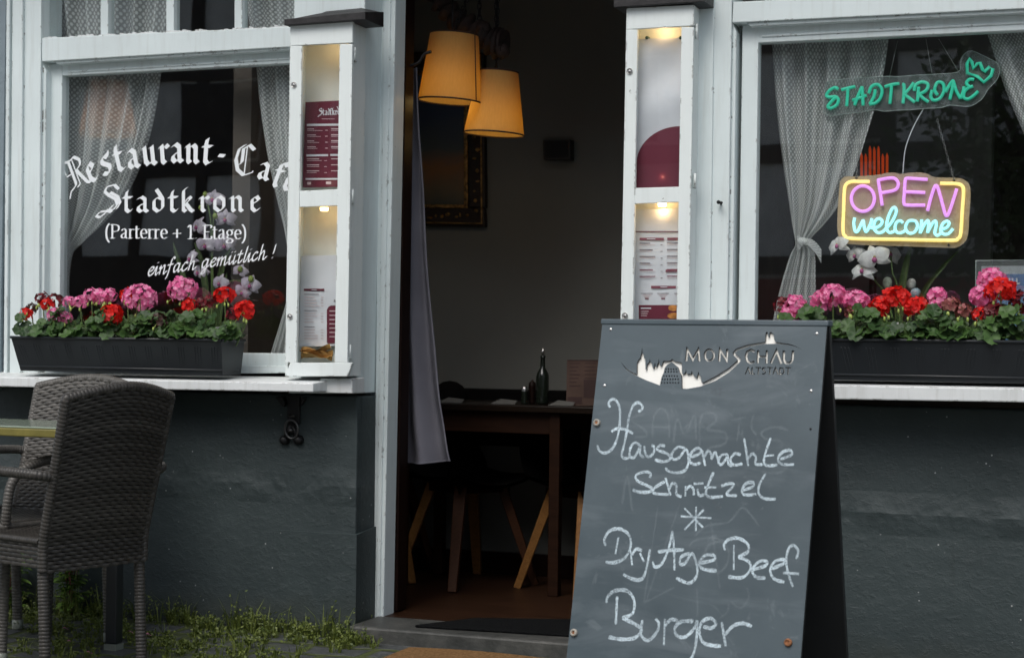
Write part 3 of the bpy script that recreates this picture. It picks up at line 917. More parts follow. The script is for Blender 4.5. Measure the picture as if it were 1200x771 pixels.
def pr4(pm, Y):
    L = .0012
    rect(pm, 742.5, 271, 806, 272.2, Y, 0, L)
    rect(pm, 749.5, 278.7, 778, 281.6, Y, 2, L); rect(pm, 782, 278.6, 806, 281.4, Y, 2, L)
    rect(pm, 758, 279.6, 768, 280.6, Y, 4, L*1.5)
    for r in range(6):
        y = 284.5+r*7.8
        m1 = 2 if r > 3 else 1
        rect(pm, 749.5, y, 762+r % 3*3, y+1.1, Y, m1, L); rect(pm, 749.5, y+2, 768-r % 2*4, y+2.6, Y, 3, L); rect(pm, 774, y+2, 776.5, y+2.8, Y, 1, L)
        rect(pm, 781.5, y-.4, 802, y+.6, Y, m1, L); rect(pm, 781.5, y+1.8, 798, y+2.4, Y, 3, L)
    rect(pm, 780, 316, 806, 318.8, Y, 2, L)
    rect(pm, 763, 335, 792, 338, Y, 2, L); rect(pm, 774, 336, 782, 336.8, Y, 4, L*1.5)
    for cx in (758, 777, 797):
        for r in range(3): rect(pm, cx-7+r*2, 343.5+r*2, cx+7-r*2, 344.3+r*2, Y, 3 if r else 1, L)
        rect(pm, cx-2.2, 349.3, cx+2.2, 350.6, Y, 2, L)
    rect(pm, 748.5, 357.5, 806, 374, Y, 0, L)
    rect(pm, 751, 360.5, 763, 362, Y, 4, L*1.6)
    for r in range(3): rect(pm, 751, 364.5+r*2.5, 760-r, 365.2+r*2.5, Y, 3, L*1.6)
    for a, b in ((361, 5.5), (370, 6.5)):
        pm.poly([P(789+b*1.1*math.cos(t*.5236), a+3.6*math.sin(t*.5236), Y-L*1.6) for t in range(12)], 5)
sheet('menu_sheet', 'pale menu sheet in columns with a burgundy picture panel just above the chalkboard', 'menu', [(744, 246), (807, 244), (804, 376), (741, 377)], Y2, M['paper'], pr4, G_S, .004)
# pins holding the poster
for x, y in ((758.5, 45), (798, 45)):
    mb = MB(); c = P(x, y, Y2-.012)
    mb.lathe([(0, -.007), (.006, -.006), (.004, 0), (.007, .004), (.007, .010)], c, 10, 0, Matrix.Rotation(R(-90), 3, 'X'))
    M.setdefault('green_pin', dull('green_pin', (.012, .06, .045), .3))
    tag(mb.build('push_pin', M['green_pin']), 'dark green push pin at the poster top corner %s' % ('nearest the doorway' if x < 770 else 'farthest from the doorway'), 'push pin', 'green pins of the poster')
# crumpled dry leaf at the bottom of the first case
M['dry_leaf'] = dull('dry_leaf', (.46, .25, .07), .7, var=.35, scale=40, bump=.5, bscale=90)
mb = MB()
cl = P(371, 421, -.070)
for k in range(5):
    L = random.uniform(.062, .070); a0 = random.uniform(-.5, .5); lift = .002+.007*k
    def lf(u, v, L=L, a0=a0, lift=lift):
        w = .040*math.sin(math.pi*min(1, v*.92+.06))**.7
        x = (v-.5)*2*L*.93; s = (u-.5)*2
        wave = .005*math.sin(9*v+5*s+k)+.012*abs(s)**1.5+.010*math.sin(3*v+k)
        p = Vector((x, s*w*.8, wave+lift))
        return cl+Matrix.Rotation(a0*.16, 3, 'Y') @ (Matrix.Rotation(R(14)*(k % 3-1), 3, 'X') @ p)
    mb.grid(lf, 6, 16)
tag(mb.build('dried_leaf', M['dry_leaf'], fix=False), 'crumpled brown dried leaf lying on the floor of the lit menu case', 'leaf')

# ================================================================== shutter holder below the first sill
sh = thing('shutter_holder', 'black cast iron shutter holder on the dark wall under the white window sill', 'shutter holder', P(342, 490, 0))
iv = Matrix.Translation(-sh.location)
def under(mb, name, mat, par, inv, bevel=0.):
    o = mb.build(name, mat, par, bevel); o.matrix_parent_inverse = inv; return o
mb = MB()
bar(mb, [(336.5, 463), (351, 463), (350.5, 497), (336, 497)], -.014, .0)
bar(mb, [(322, 465.5), (331, 464.5), (334, 474), (331, 477)], -.03, -.006)
bar(mb, [(352, 465), (358, 467), (352, 476)], -.02, -.004)
under(mb, 'plate', M['black_metal'], sh, iv, .003)
mb = MB()
c = P(341.5, 503, -.028)
mb.tube([c+Vector((.027*math.cos(t), -.004*math.sin(t), .034*math.sin(t))) for t in [k*math.pi/12 for k in range(24)]], .0048, 8, closed=True)
mb.blob(P(341.5, 504, -.02), (.010, .016, .010), 10)
mb.tube([P(338, 486, -.012), P(340, 488, -.03), P(345, 487, -.03)], .004, 8)
under(mb, 'ring', dull('catchlight_ring', (.10, .10, .10), .35, .8), sh, iv)  # ring lightened so its rim seems to catch the light
for x in (334.5, 351):
    mb = MB(); q = P(x, 515.5, -.0)
    mb.lathe([(0, .026), (.008, .026), (.017, .018), (.019, .0)], q, 14, 0, Matrix.Rotation(R(90), 3, 'X'))
    mb.tube([q+Vector((0, -.012, 0)), P(342, 495, -.012)], .010, 8)
    under(mb, 'foot', M['black_metal'], sh, iv)

# small hook and nails on the post beside the second window
mb = MB()
p = P(845, 239, 0)
mb.tube([p, p+Vector((0, -.03, .004)), p+Vector((.012, -.034, .0))], .004, 8)
mb.blob(p+Vector((-.004, -.02, .004)), .007, 8)
tag(mb.build('wall_hook', M['black_metal']), 'small rusty hook on the white post beside the second window', 'hook')
# ================================================================== flower boxes on the sills
def leaf_mat(name, a, b, trans=.22):
    t = NT(name)
    g = t.new('ShaderNodeNewGeometry')
    c = t.ramp(g.outputs['Random Per Island'], [(0, a), (1, b)])
    c = t.mix(t.ramp(t.noise(90, 4), [(.35, .35), (.7, 0)]), c, [x*.5 for x in a])
    t.set(Base_Color=c, Roughness=.55)
    t.bsdf.inputs['Subsurface Weight'].default_value = 0.0
    tr = t.new('ShaderNodeBsdfTranslucent'); t.link(c, tr.inputs[0])
    mx = t.new('ShaderNodeMixShader'); mx.inputs[0].default_value = trans
    t.link(t.bsdf.outputs[0], mx.inputs[1]); t.link(tr.outputs[0], mx.inputs[2])
    t.link(mx.outputs[0], t.out.inputs['Surface'])
    return t.mat
M['geranium_leaf'] = leaf_mat('geranium_leaf', (.018, .055, .011), (.070, .150, .030))
M['pink_petal'] = leaf_mat('pink_petal', (.84, .11, .36), (1., .46, .68), .38)
M['red_petal'] = leaf_mat('red_petal', (.62, .004, .003), (1., .022, .012), .38)
M['dark_red_petal'] = leaf_mat('dark_red_petal', (.085, .003, .008), (.22, .006, .016))
M['faded_petal'] = leaf_mat('faded_petal', (.16, .055, .030), (.42, .12, .13))
M['dead_petal'] = leaf_mat('dead_petal', (.025, .010, .008), (.075, .030, .018))
M['stem_green'] = dull('stem_green', (.10, .16, .045), .5)
M['bud_green'] = dull('bud_green', (.30, .38, .09), .5)
M['soil'] = dull('potting_soil', (.020, .014, .010), .95, var=.5, scale=60, bump=.8, bscale=70)

def geranium_leaf(mb, c, nrm, r, spin):
    n = Vector(nrm).normalized(); t = n.orthogonal().normalized(); b = n.cross(t)
    K = 18
    cv = mb.vert(c - n*r*.18)
    ring1, ring2 = [], []
    for k in range(K):
        a = spin + 2*math.pi*k/K
        notch = .25 if k == 0 else 1.
        sc = 1 + .10*math.cos(a*7 - spin*7)
        ruff = .12*math.sin(5*(a-spin)+spin*3)
        d = t*math.cos(a)+b*math.sin(a)
        ring1.append(mb.vert(c + d*r*.55*min(1, notch*1.6) + n*r*(.02+ruff*.4)))
        ring2.append(mb.vert(c + d*r*sc*notch + n*r*(.06+ruff+random.uniform(-.05, .05))))
    for k in range(K):
        j = (k+1) % K
        mb.face((cv, ring1[k], ring1[j]), 0, None, True)
        mb.face((ring1[k], ring2[k], ring2[j], ring1[j]), 0, None, True)

def petal(mb, base, d, n, L, w, m=0):
    s = d.cross(n).normalized()
    p0 = base; p1 = base+d*L*.45-s*w*.42+n*L*.10; p2 = base+d*L*.85-s*w*.45+n*L*.06
    p3 = base+d*L*1.04+n*L*random.uniform(-.12, .1); p4 = base+d*L*.85+s*w*.45+n*L*.06; p5 = base+d*L*.45+s*w*.42+n*L*.10
    pm = base+d*L*.6-n*L*.02
    i = [mb.vert(p) for p in (p0, p1, p2, p3, p4, p5, pm)]
    for k in range(6):
        mb.face((i[k], i[(k+1) % 6], i[6]), m, None, True)

def umbel(mb, c, rx, rz, n, m=0, size=1., dens=1.):
    """a round head of five-petalled florets"""
    for k in range(n):
        z = 1-1.72*(k+.5)/n; a = k*2.39996+random.uniform(-.3, .3)
        q = math.sqrt(max(0, 1-z*z))
        d = Vector((q*math.cos(a), q*math.sin(a), z))
        pos = c+Vector((d.x*rx*.80, d.y*rx*.72, d.z*rz*.80))*random.uniform(.88, 1.06)
        nn = (d+Vector((random.uniform(-.35, .35), random.uniform(-.35, .35), random.uniform(-.2, .35)))).normalized()
        t = nn.orthogonal().normalized(); b = nn.cross(t); s0 = random.uniform(0, 6.28)
        L = .0165*size*random.uniform(.85, 1.15)
        for j in range(5):
            aa = s0+j*1.2566
            dd = (t*math.cos(aa)+b*math.sin(aa)+nn*random.uniform(.10, .5)).normalized()
            petal(mb, pos, dd, nn, L, L*.85, m)

def planter(label, x0, x1, zt, zb, taper_l, taper_r, ribs):
    o = thing('planter_box', label, 'planter', ((x0+x1)/2, -.105, zb), 0, 'flower boxes on the window sills')
    yf, yb = -.195, -.022
    mb = MB()
    t = .004
    top = [Vector(p) for p in ((x0, yf, zt), (x1, yf, zt), (x1, yb, zt), (x0, yb, zt))]
    bot = [Vector(p) for p in ((x0+taper_l, yf+.022, zb), (x1-taper_r, yf+.022, zb), (x1-taper_r, yb-.018, zb), (x0+taper_l, yb-.018, zb))]
    cc = Vector(((x0+x1)/2, (yf+yb)/2, 0))
    ins = [p+Vector(((t if p.x < cc.x else -t), (t if p.y < cc.y else -t), 0)) for p in top]
    inb = [p+Vector(((t if p.x < cc.x else -t), (t if p.y < cc.y else -t), .01)) for p in bot]
    V = [mb.vert(p) for p in bot+top+ins+inb]
    mb.face((V[3], V[2], V[1], V[0]))
    for k in range(4):
        j = (k+1) % 4
        mb.face((V[k], V[j], V[4+j], V[4+k])); mb.face((V[4+k], V[4+j], V[8+j], V[8+k])); mb.face((V[8+k], V[8+j], V[12+j], V[12+k]))
    mb.face(V[12:16])
    for k in range(ribs):
        u = (k+.5)/ribs
        for du in (-.011, .0, .011):
            a = bot[0].lerp(bot[1], u)+Vector((du, -.004, .022)); b = top[0].lerp(top[1], u)+Vector((du, -.004, -.024))
            b.y = a.y+(top[0].y-bot[0].y)*.72
            mb.hexa([a, a+Vector((.006, 0, 0)), a+Vector((.006, .003, 0)), a+Vector((0, .003, 0))], [b, b+Vector((.006, 0, 0)), b+Vector((.006, .003, 0)), b+Vector((0, .003, 0))])
    part(mb, 'box', M['black_plastic'], o, .002)
    mb = MB()                                   # rolled rim
    for a, b in ((0, 1), (1, 2), (2, 3), (3, 0)):
        mb.tube([top[a], top[b]], .0055, 8)
    part(mb, 'rim', M['black_plastic'], o)
    mb = MB()
    f0 = bot[0]+Vector((.002, -.004, .018)); f1 = bot[1]+Vector((-.002, -.004, .018))
    mb.tube([f0, f1, f1+Vector((0, .12, 0))], .004, 6)
    part(mb, 'foot_ledge', M['black_plastic'], o)
    mb = MB()
    mb.grid(lambda u, v: Vector((x0+.012+(x1-x0-.024)*u, yf+.012+(yb-yf-.024)*v, zt-.022+.012*math.sin(40*u)*math.sin(9*v))), 40, 8)
    part(mb, 'soil', M['soil'], o, fix=False)
    return o
pl1 = planter('dark plastic planter box on the sill under the white window lettering', -1.966, -1.052, 1.069, .942, .030, .004, 13)
pl2 = planter('dark ribbed planter box with geraniums on the sill beside the chalkboard', 1.00, 1.93, 1.100, .972, .030, .030, 12)

def geranium(label, xs, zt, heads, nleaf, group):
    """heads: (px, py, rx px, ry px, colour key, Y)"""
    x0, x1 = xs
    base = Vector(((x0+x1)/2, -.10, zt-.02))
    o = thing('geranium', label, 'flower', base, 0, group)
    mb = MB(); st = MB()
    for k in range(int(nleaf*1.5)):
        c = Vector((random.uniform(x0-.015, x1+.015), 0, 0))
        c.y = random.choice((random.uniform(-.205, -.14), random.uniform(-.19, -.03)))
        c.z = zt+random.uniform(-.014, .078)+.03*math.sin(c.x*31)
        if c.y < -.185: c.z = max(c.z, zt+random.uniform(.0, .03))
        if c.z < zt+.014: c.z = zt+.014+random.uniform(0, .012)
        n = Vector((random.uniform(-.6, .6), -.55+random.uniform(-.5, .35), random.uniform(.25, .95)))
        geranium_leaf(mb, c, n, random.uniform(.016, .030), random.uniform(0, 6.28))
        mid = (base+c)/2+Vector((0, 0, .02))
        st.tube([base+Vector(((c.x-base.x)*.5, 0, -.01)), mid, c-n.normalized()*.006], .0016, 5)
    part(mb, 'leaves', M['geranium_leaf'], o, fix=False)
    for (px, py, rx, ry, key, Y) in heads:
        c = P(px, py, Y); sc = (c-CAM).dot(FW)/FPX*1.14
        st.tube([Vector((c.x*.6+base.x*.4, -.1, zt-.02)), Vector((c.x, Y+.01, (zt+c.z)/2)), c], .0024, 6)
        mb = MB()
        n = max(7, int(26*rx*ry/220)+6)
        umbel(mb, c, rx*sc, ry*sc*1.02, n, 0, 1.0 if rx > 9 else .8)
        part(mb, 'flower_head', M[key], o, fix=False)
        for q in range(random.randint(1, 3)):
            bud = MB()
            p = c+Vector((random.uniform(-1, 1)*rx*sc*.9, -.02, -ry*sc*random.uniform(.9, 1.35)))
            bud.blob(p, (.0045, .0045, .008), 6); bud.tube([p, c], .0013, 4)
            part(bud, 'bud', M['bud_green'], o, fix=False)
    part(st, 'stem', M['stem_green'], o, fix=False)
    return o
PK, RD, DR, FD, DD = 'pink_petal', 'red_petal', 'dark_red_petal', 'faded_petal', 'dead_petal'
gx = [P(x, 392, -.12).x for x in (38, 80, 128, 178, 226, 276)]
G1, G2 = 'geraniums in the box under the lettering', 'geraniums in the box beside the chalkboard'
geranium('geranium with dark red heads and loose pink florets nearest the corner post', (gx[0], gx[1]), 1.069,
         [(30, 369, 7, 7, RD, -.13), (37, 362, 6, 6, DD, -.10), (50, 350, 8, 7, DR, -.10), (64, 352, 9, 7, DR, -.11), (56, 357, 8, 6, RD, -.14), (64, 369, 8, 8, PK, -.16), (76, 372, 8, 6, PK, -.16)], 46, G1)
geranium('geranium with a wide spray of pink florets standing behind a low red head', (gx[1], gx[2]), 1.069,
         [(81, 354, 7, 6, PK, -.11), (94, 354, 9, 6, PK, -.12), (107, 346, 9, 8, PK, -.11), (118, 348, 10, 8, PK, -.13), (129, 346, 7, 8, PK, -.11), (131, 370, 13, 12, RD, -.16)], 40, G1)
geranium('geranium with one big round pink head beside a withered brown head', (gx[2], gx[3]), 1.069,
         [(149, 346, 8, 8, RD, -.08), (164, 350, 20, 16, PK, -.13), (186, 376, 9, 9, DD, -.18)], 40, G1)
geranium('geranium with the tallest round pink head below the words einfach gemütlich', (gx[3], gx[4]), 1.069,
         [(214, 340, 18, 14, PK, -.11), (222, 358, 9, 7, RD, -.14), (236, 357, 7, 8, DR, -.12)], 42, G1)
geranium('geranium with two bright red heads and dark red florets beside the menu case', (gx[4], gx[5]), 1.069,
         [(247, 354, 8, 8, DR, -.12), (263, 346, 12, 9, RD, -.11), (273, 368, 8, 8, DR, -.15), (286, 364, 12, 11, RD, -.14)], 44, G1)
gx = [P(x, 392, -.12).x for x in (905, 955, 1020, 1080, 1130, 1190, 1240, 1300)]
geranium('geranium with pink and red heads just above the top corner of the chalkboard', (1.01, gx[1]), 1.10,
         [(917, 358, 9, 9, DR, -.10), (922, 368, 6, 5, PK, -.15), (932, 360, 13, 13, PK, -.13), (928, 374, 7, 5, PK, -.15)], 36, G2)
geranium('geranium with two loose pink heads between the chalkboard and the broad red heads', (gx[1], gx[2]), 1.10,
         [(962, 354, 11, 12, PK, -.12), (976, 346, 14, 12, PK, -.13), (1003, 352, 15, 10, PK, -.13), (995, 365, 4, 5, FD, -.15)], 44, G2)
geranium('geranium with broad bright red heads under the welcome sign', (gx[2], gx[3]), 1.10,
         [(1032, 359, 11, 10, RD, -.14), (1049, 349, 15, 12, RD, -.12), (1073, 359, 13, 10, RD, -.13)], 44, G2)
geranium('geranium with one small pink flower and fading brown pink heads', (gx[3], gx[4]), 1.10,
         [(1098, 346, 10, 7, PK, -.11), (1096, 358, 6, 4, PK, -.14), (1115, 358, 10, 7, FD, -.14), (1129, 364, 9, 7, FD, -.15)], 42, G2)
geranium('geranium with a tall pink head half hidden by red beside the blue notice', (gx[4], gx[5]), 1.10,
         [(1162, 328, 15, 12, PK, -.10), (1152, 347, 15, 14, PK, -.11), (1173, 340, 18, 13, RD, -.14), (1149, 369, 8, 9, RD, -.15), (1165, 367, 13, 10, DR, -.15)], 44, G2)
geranium('geranium with deep dark red heads in front of the blue notice', (gx[5], gx[7]), 1.10,
         [(1197, 355, 13, 13, DR, -.13), (1222, 346, 15, 12, PK, -.12)], 46, G2)

# ================================================================== orchids on the inner sills
M['white_orchid'] = leaf_mat('white_orchid', (.86, .87, .86), (.95, .95, .93))
M['lilac_orchid'] = leaf_mat('lilac_orchid', (.66, .58, .70), (.86, .80, .88))
M['orchid_leaf'] = leaf_mat('orchid_leaf', (.05, .085, .025), (.10, .15, .045))
M['orchid_lip'] = dull('orchid_lip', (.50, .12, .30), .5)
M['lip_yellow'] = dull('lip_yellow', (.45, .38, .08), .5)
M['china'] = dull('white_china', (.60, .60, .58), .25)
def orchid(label, root, petal_mat, flowers, leaves, stems, buds, group=None):
    o = thing('orchid', label, 'orchid', root, 0, group)
    mb = MB()
    mb.lathe([(.0, .0), (.045, 0), (.058, .10), (.060, .105), (.054, .105), (.05, .09), (0, .09)], root, 20)
    part(mb, 'pot', M['china'], o)
    for (px, py, r, Y, tx, tz) in flowers:
        c = P(px, py, Y); s = (c-CAM).dot(FW)/FPX*r
        n = Vector((tx, -1, tz)).normalized(); t = n.cross(Vector((0, 0, 1))).normalized(); b = t.cross(n)
        mb = MB()
        roll = random.uniform(-.4, .4)
        for k, (a, L, w) in enumerate(((90, 1., .62), (210, 1., .60), (330, 1., .60), (15, 1.08, 1.05), (165, 1.08, 1.05))):
            a = R(a)+roll
            d = (t*math.cos(a)+b*math.sin(a)+n*random.uniform(-.2, .25)).normalized(); sd = d.cross(n).normalized()
            def pf(u, v, d=d, sd=sd, L=L, w=w, k=k):
                ww = w*math.sin(math.pi*min(1, .08+.92*v**.8))**.75
                return c+d*(s*L*v)+sd*(s*ww*(u-.5))+n*(s*(.22*math.sin(math.pi*v)-.35*v*v-.5*(u-.5)**2)+.0008*k)
            mb.grid(pf, 4, 6)
        fl = part(mb, 'flower', petal_mat, o, fix=False)
        mb = MB()
        mb.blob(c+n*s*.22-b*s*.12, (s*.16, s*.2, s*.2), 8, 0); mb.blob(c+n*s*.28+b*s*.05, (s*.09, s*.09, s*.09), 6, 1)
        mb.build('lip', [M['orchid_lip'], M['lip_yellow']], fl)
    for pts, wpx in leaves:
        q = smooth([P(*p) for p in pts], 6); N = len(q)
        mb = MB(); sc = (q[0]-CAM).dot(FW)/FPX
        def lf(u, v):
            i = min(N-1, int(round(v*(N-1)))); p = q[i]
            w = wpx*sc*math.sin(math.pi*(.18+.80*v))**.8
            side = RT*(u-.5)*w
            return p+side+Vector((0, -abs(u-.5)*w*.6, 0))
        mb.grid(lf, 4, N-1)
        part(mb, 'leaf', M['orchid_leaf'], o, fix=False)
    for pts in stems:
        mb = MB(); mb.tube(smooth([P(*p) for p in pts], 5), .0032, 7)
        part(mb, 'stem', M['stem_green'], o)
    if buds:
        for px, py, r, Y in buds:
            c = P(px, py, Y); s = (c-CAM).dot(FW)/FPX*r
            mb = MB(); mb.blob(c, (s, s, s*1.2), 10)
            part(mb, 'bud', M['bud_green'], o)
yo = .17
orchid('lilac white orchid with long strap leaves behind the white lettering of the window', P(252, 415, yo), M['lilac_orchid'],
       [(250, 234, 13, yo, .1, .1), (232, 266, 13, yo-.03, -.3, .1), (264, 257, 13, yo, .4, 0), (241, 287, 13, yo-.02, .1, -.2), (224, 303, 12, yo-.02, -.5, .1), (263, 287, 14, yo+.01, .5, -.2),
        (233, 319, 12, yo, -.2, 0), (281, 318, 10, yo-.05, .2, .2), (293, 334, 13, yo-.06, .3, 0), (258, 332, 12, yo-.03, -.1, .1), (284, 342, 11, yo-.05, 0, -.2)],
       [([(246, 420, yo), (232, 370, yo), (214, 318, yo), (203, 284, yo)], 8), ([(248, 420, yo), (244, 360, yo), (238, 310, yo), (228, 284, yo)], 8), ([(252, 420, yo), (256, 350, yo), (262, 310, yo), (271, 290, yo)], 8),
        ([(249, 420, yo), (240, 380, yo), (226, 345, yo), (206, 300, yo)], 7), ([(254, 420, yo), (258, 370, yo), (262, 345, yo), (266, 320, yo)], 7)],
       [[(249, 415, yo), (248, 330, yo), (247, 260, yo), (240, 228, yo)], [(251, 415, yo), (250, 340, yo), (249, 280, yo), (252, 240, yo)], [(254, 400, yo), (262, 345, yo), (270, 330, yo-.03), (284, 330, yo-.05)]],
       [(240.5, 228, 3, yo), (252, 253.5, 3.2, yo-.03), (235, 243.5, 2.6, yo), (281.5, 315.5, 3.2, yo-.06), (294, 327, 3.4, yo-.07)])
yo = .19
orchid('white orchid with long pointed leaves below the glowing open sign', P(1058, 415, yo), M['white_orchid'],
       [(982, 288, 14, yo-.06, -.3, .3), (1002, 299, 12, yo-.03, -.2, .0), (1025, 303, 19, yo-.08, .1, .1), (1011, 318, 15, yo-.07, -.2, .6), (1042, 298, 16, yo+.05, .6, .2)],
       [([(1052, 420, yo), (1055, 360, yo), (1062, 310, yo), (1073, 274, yo)], 9), ([(1070, 420, yo), (1080, 350, yo), (1104, 314, yo), (1132, 286, yo)], 7)],
       [[(1055, 415, yo), (1040, 350, yo), (1026, 330, yo-.03), (1019, 315, yo-.06)], [(1057, 415, yo), (1052, 340, yo), (1046, 320, yo), (1044, 300, yo+.02)]], [])

# decorative eggs among the orchid
for k, (px, py, rx, ry, Y, col, lab) in enumerate(((1040, 332, 5.5, 7.5, .19, (.40, .46, .36), 'pale green decorative egg in front of the orchid stems'), (1068, 333, 5.5, 7, .22, (.50, .50, .46), 'white decorative egg behind the red geranium heads'),
                                     (1073, 344, 6, 6.5, .20, (.32, .42, .48), 'pale blue decorative egg lowest beside the long orchid leaf'))):
    c = P(px, py, Y); s = (c-CAM).dot(FW)/FPX
    mb = MB(); mb.lathe([(rx*s*math.sin(t)*(1-.12*math.cos(t)), -ry*s*math.cos(t)) for t in [math.pi*i/12 for i in range(13)]], c, 16)
    eg = mb.build('decorative_egg', dull('egg_%d' % k, col, .5, var=.3, scale=90))
    tag(eg, lab, 'egg', 'eggs on sticks among the orchid')
    mb = MB(); mb.tube([c-Vector((0, 0, ry*s)), Vector((c.x, c.y, .966))], .002, 6); mb.build('stick', M['stem_green'], eg)
# ================================================================== lace curtains
def lace_mat(name, dens=.40, col=(.93, .96, .95)):
    t = NT(name)
    uv = t.new('ShaderNodeTexCoord')
    mp = t.new('ShaderNodeMapping'); mp.inputs['Rotation'].default_value = (0, 0, R(45)); mp.inputs['Scale'].default_value = (92, 92, 1)
    t.link(uv.outputs['UV'], mp.inputs[0])
    vo = t.new('ShaderNodeTexVoronoi', voronoi_dimensions='2D'); vo.inputs['Randomness'].default_value = 0.; vo.inputs['Scale'].default_value = 1.
    t.link(mp.outputs[0], vo.inputs['Vector'])
    dot = t.ramp(vo.outputs['Distance'], [(.22, 1), (.42, 0)])
    a = t.math('ADD', t.math('MULTIPLY', dot, .46), dens)
    df = t.new('ShaderNodeBsdfDiffuse'); df.inputs[0].default_value = (*col, 1)
    tl = t.new('ShaderNodeBsdfTranslucent'); tl.inputs[0].default_value = (*col, 1)
    m1 = t.new('ShaderNodeMixShader'); m1.inputs[0].default_value = .15
    t.link(df.outputs[0], m1.inputs[1]); t.link(tl.outputs[0], m1.inputs[2])
    tr = t.new('ShaderNodeBsdfTransparent')
    m2 = t.new('ShaderNodeMixShader')
    t.link(a, m2.inputs[0]); t.link(tr.outputs[0], m2.inputs[1]); t.link(m1.outputs[0], m2.inputs[2])
    t.link(m2.outputs[0], t.out.inputs['Surface'])
    return t.mat
M['lace'] = lace_mat('lace')
def curtain(label, rows, Y, folds, width, amp=.018, phase=0., group='lace curtains in the windows'):
    """rows: (y, x left, x right) pixels from top to bottom; the cloth hangs about the plane Y"""
    mb = MB(); ys = [r[0] for r in rows]
    xl = smooth([(r[0], r[1], 0) for r in rows], 6); xr = smooth([(r[0], r[2], 0) for r in rows], 6); N = len(xl)-1
    h = (P(rows[0][1], ys[0], Y)-P(rows[0][1], ys[-1], Y)).length
    def fn(u, v):
        f = v*N; i = min(N-1, int(f)); k = f-i
        l = xl[i].lerp(xl[i+1], k); r = xr[i].lerp(xr[i+1], k)
        p = P(l.y+(r.y-l.y)*u, l.x+(r.x-l.x)*u, Y)
        w = min(1., abs(r.y-l.y)/60.)
        uu = u+.03*math.sin(5*v+phase)
        p.y += amp*(.35+.65*w)*(math.sin(2*math.pi*folds*uu+phase)+.45*math.sin(2*math.pi*folds*2.3*uu+1.3*phase+3*v))
        return p
    mb.grid(fn, 72, 60, 0, True, lambda u, v: (u*width, v*h))
    return tag(mb.build('curtain', M['lace'], fix=False), label, 'curtain', group)
curtain('lace curtain swept aside towards the outer post behind the word Restaurant', [(-70, 50, 203), (0, 62, 197), (85, 74, 188), (150, 74, 176), (200, 74, 160), (238, 74, 140), (265, 73, 118), (286, 72, 96), (300, 71, 84), (340, 72, 80), (385, 72, 84), (420, 72, 88)], .165, 5, .55, .020)
curtain('lace curtain hanging behind the menu case beside the lettered pane', [(-70, 283, 356), (0, 286, 356), (60, 296, 356), (120, 302, 356), (180, 311, 356), (230, 322, 354), (275, 333, 352), (310, 337, 350), (345, 336, 352), (380, 327, 352), (418, 315, 352)], .16, 3, .26, .016, 1.)
curtain('lace curtain gathered in a knot behind the glowing signs', [(-30, 890, 1052), (40, 903, 1043), (100, 907, 1034), (150, 911, 1020), (200, 917, 1004), (240, 923, 985), (264, 927, 966), (278, 930, 952), (288, 931, 950), (300, 925, 956), (340, 913, 957), (385, 903, 961), (430, 896, 966)], .17, 4.5, .55, .020, 2.)
curtain('lace curtain at the edge of the view behind the crown of the green sign', [(-30, 1132, 1330), (40, 1157, 1330), (100, 1176, 1330), (160, 1201, 1328), (220, 1226, 1325), (270, 1250, 1322), (300, 1270, 1318), (350, 1262, 1325), (430, 1250, 1330)], .165, 5, .62, .020, 3.)
# bow of the gathered curtain
mb = MB()
for s, L in ((-1, .022), (1, .062)):
    c0 = P(942, 283, .15)
    mb.grid(lambda u, v, s=s, L=L: c0+Vector((s*L*v, -.012+.012*math.sin(3*v), (-.055*v*v if s > 0 else -.004)+(u-.5)*(.014+.050*v*(1-.3*v))+.012*math.sin(11*u+2*s)*v*.4)), 8, 10, 0, True, lambda u, v: (u*.12, v*.12))
mb.blob(P(941, 283, .148), (.020, .016, .014), 10)
tag(mb.build('curtain_bow', M['lace'], fix=False), 'lace bow tied round the gathered curtain beside the white orchid', 'bow')

# ================================================================== neon signs hanging in the second window
def from_zoom(x0, y0, s): return lambda q: [(x0+a/s, y0+b/s) for a, b in q]
def neon(root, name, strokes, Y, rpx, mat, closed=(), sm=5):
    for k, st in enumerate(strokes):
        pts = [P(x, y, Y) for x, y in st]; sc = (pts[0]-CAM).dot(FW)/FPX
        mb = MB(); mb.tube(smooth(pts, sm, k in closed), rpx*sc, 8, closed=k in closed)
        part(mb, name, mat, root)
def acrylic(name, col, alpha):
    t = NT(name)
    t.set(Base_Color=col, Roughness=.08)
    tr = t.new('ShaderNodeBsdfTransparent'); mx = t.new('ShaderNodeMixShader'); mx.inputs[0].default_value = alpha
    t.link(tr.outputs[0], mx.inputs[1]); t.link(t.bsdf.outputs[0], mx.inputs[2]); t.link(mx.outputs[0], t.out.inputs['Surface'])
    return t.mat
M['clear_acrylic'] = acrylic('clear_acrylic', (.30, .33, .33), .28)
M['glow_acrylic'] = acrylic('glow_tan_acrylic', (.60, .48, .32), .80)  # tan raised to carry the tubes' glow through the backing
M['acrylic_edge'] = acrylic('acrylic_edge', (.65, .75, .72), .55)
M['green_tube'] = emit('green_tube', (.02, .46, .28), .34, (.05, .60, .40))  # weak emission put in to brighten the unlit sign's tubes
M['pink_tube'] = emit('pink_tube', (.74, .30, .84), .85, (.6, .3, .7))
M['blue_tube'] = emit('blue_tube', (.34, .93, 1.0), .95, (.5, .7, .8))
M['yellow_tube'] = emit('yellow_tube', (1.0, .76, .22), .95, (.8, .7, .3))
M['chain'] = dull('chain', (.50, .50, .48), .35, .9)
Ys = .130
z = from_zoom(960, 50, 5.217)
cs = thing('crown_sign', 'unlit green tube sign reading STADTKRONE with a small crown on clear acrylic', 'sign', P(1060, 110, Ys))
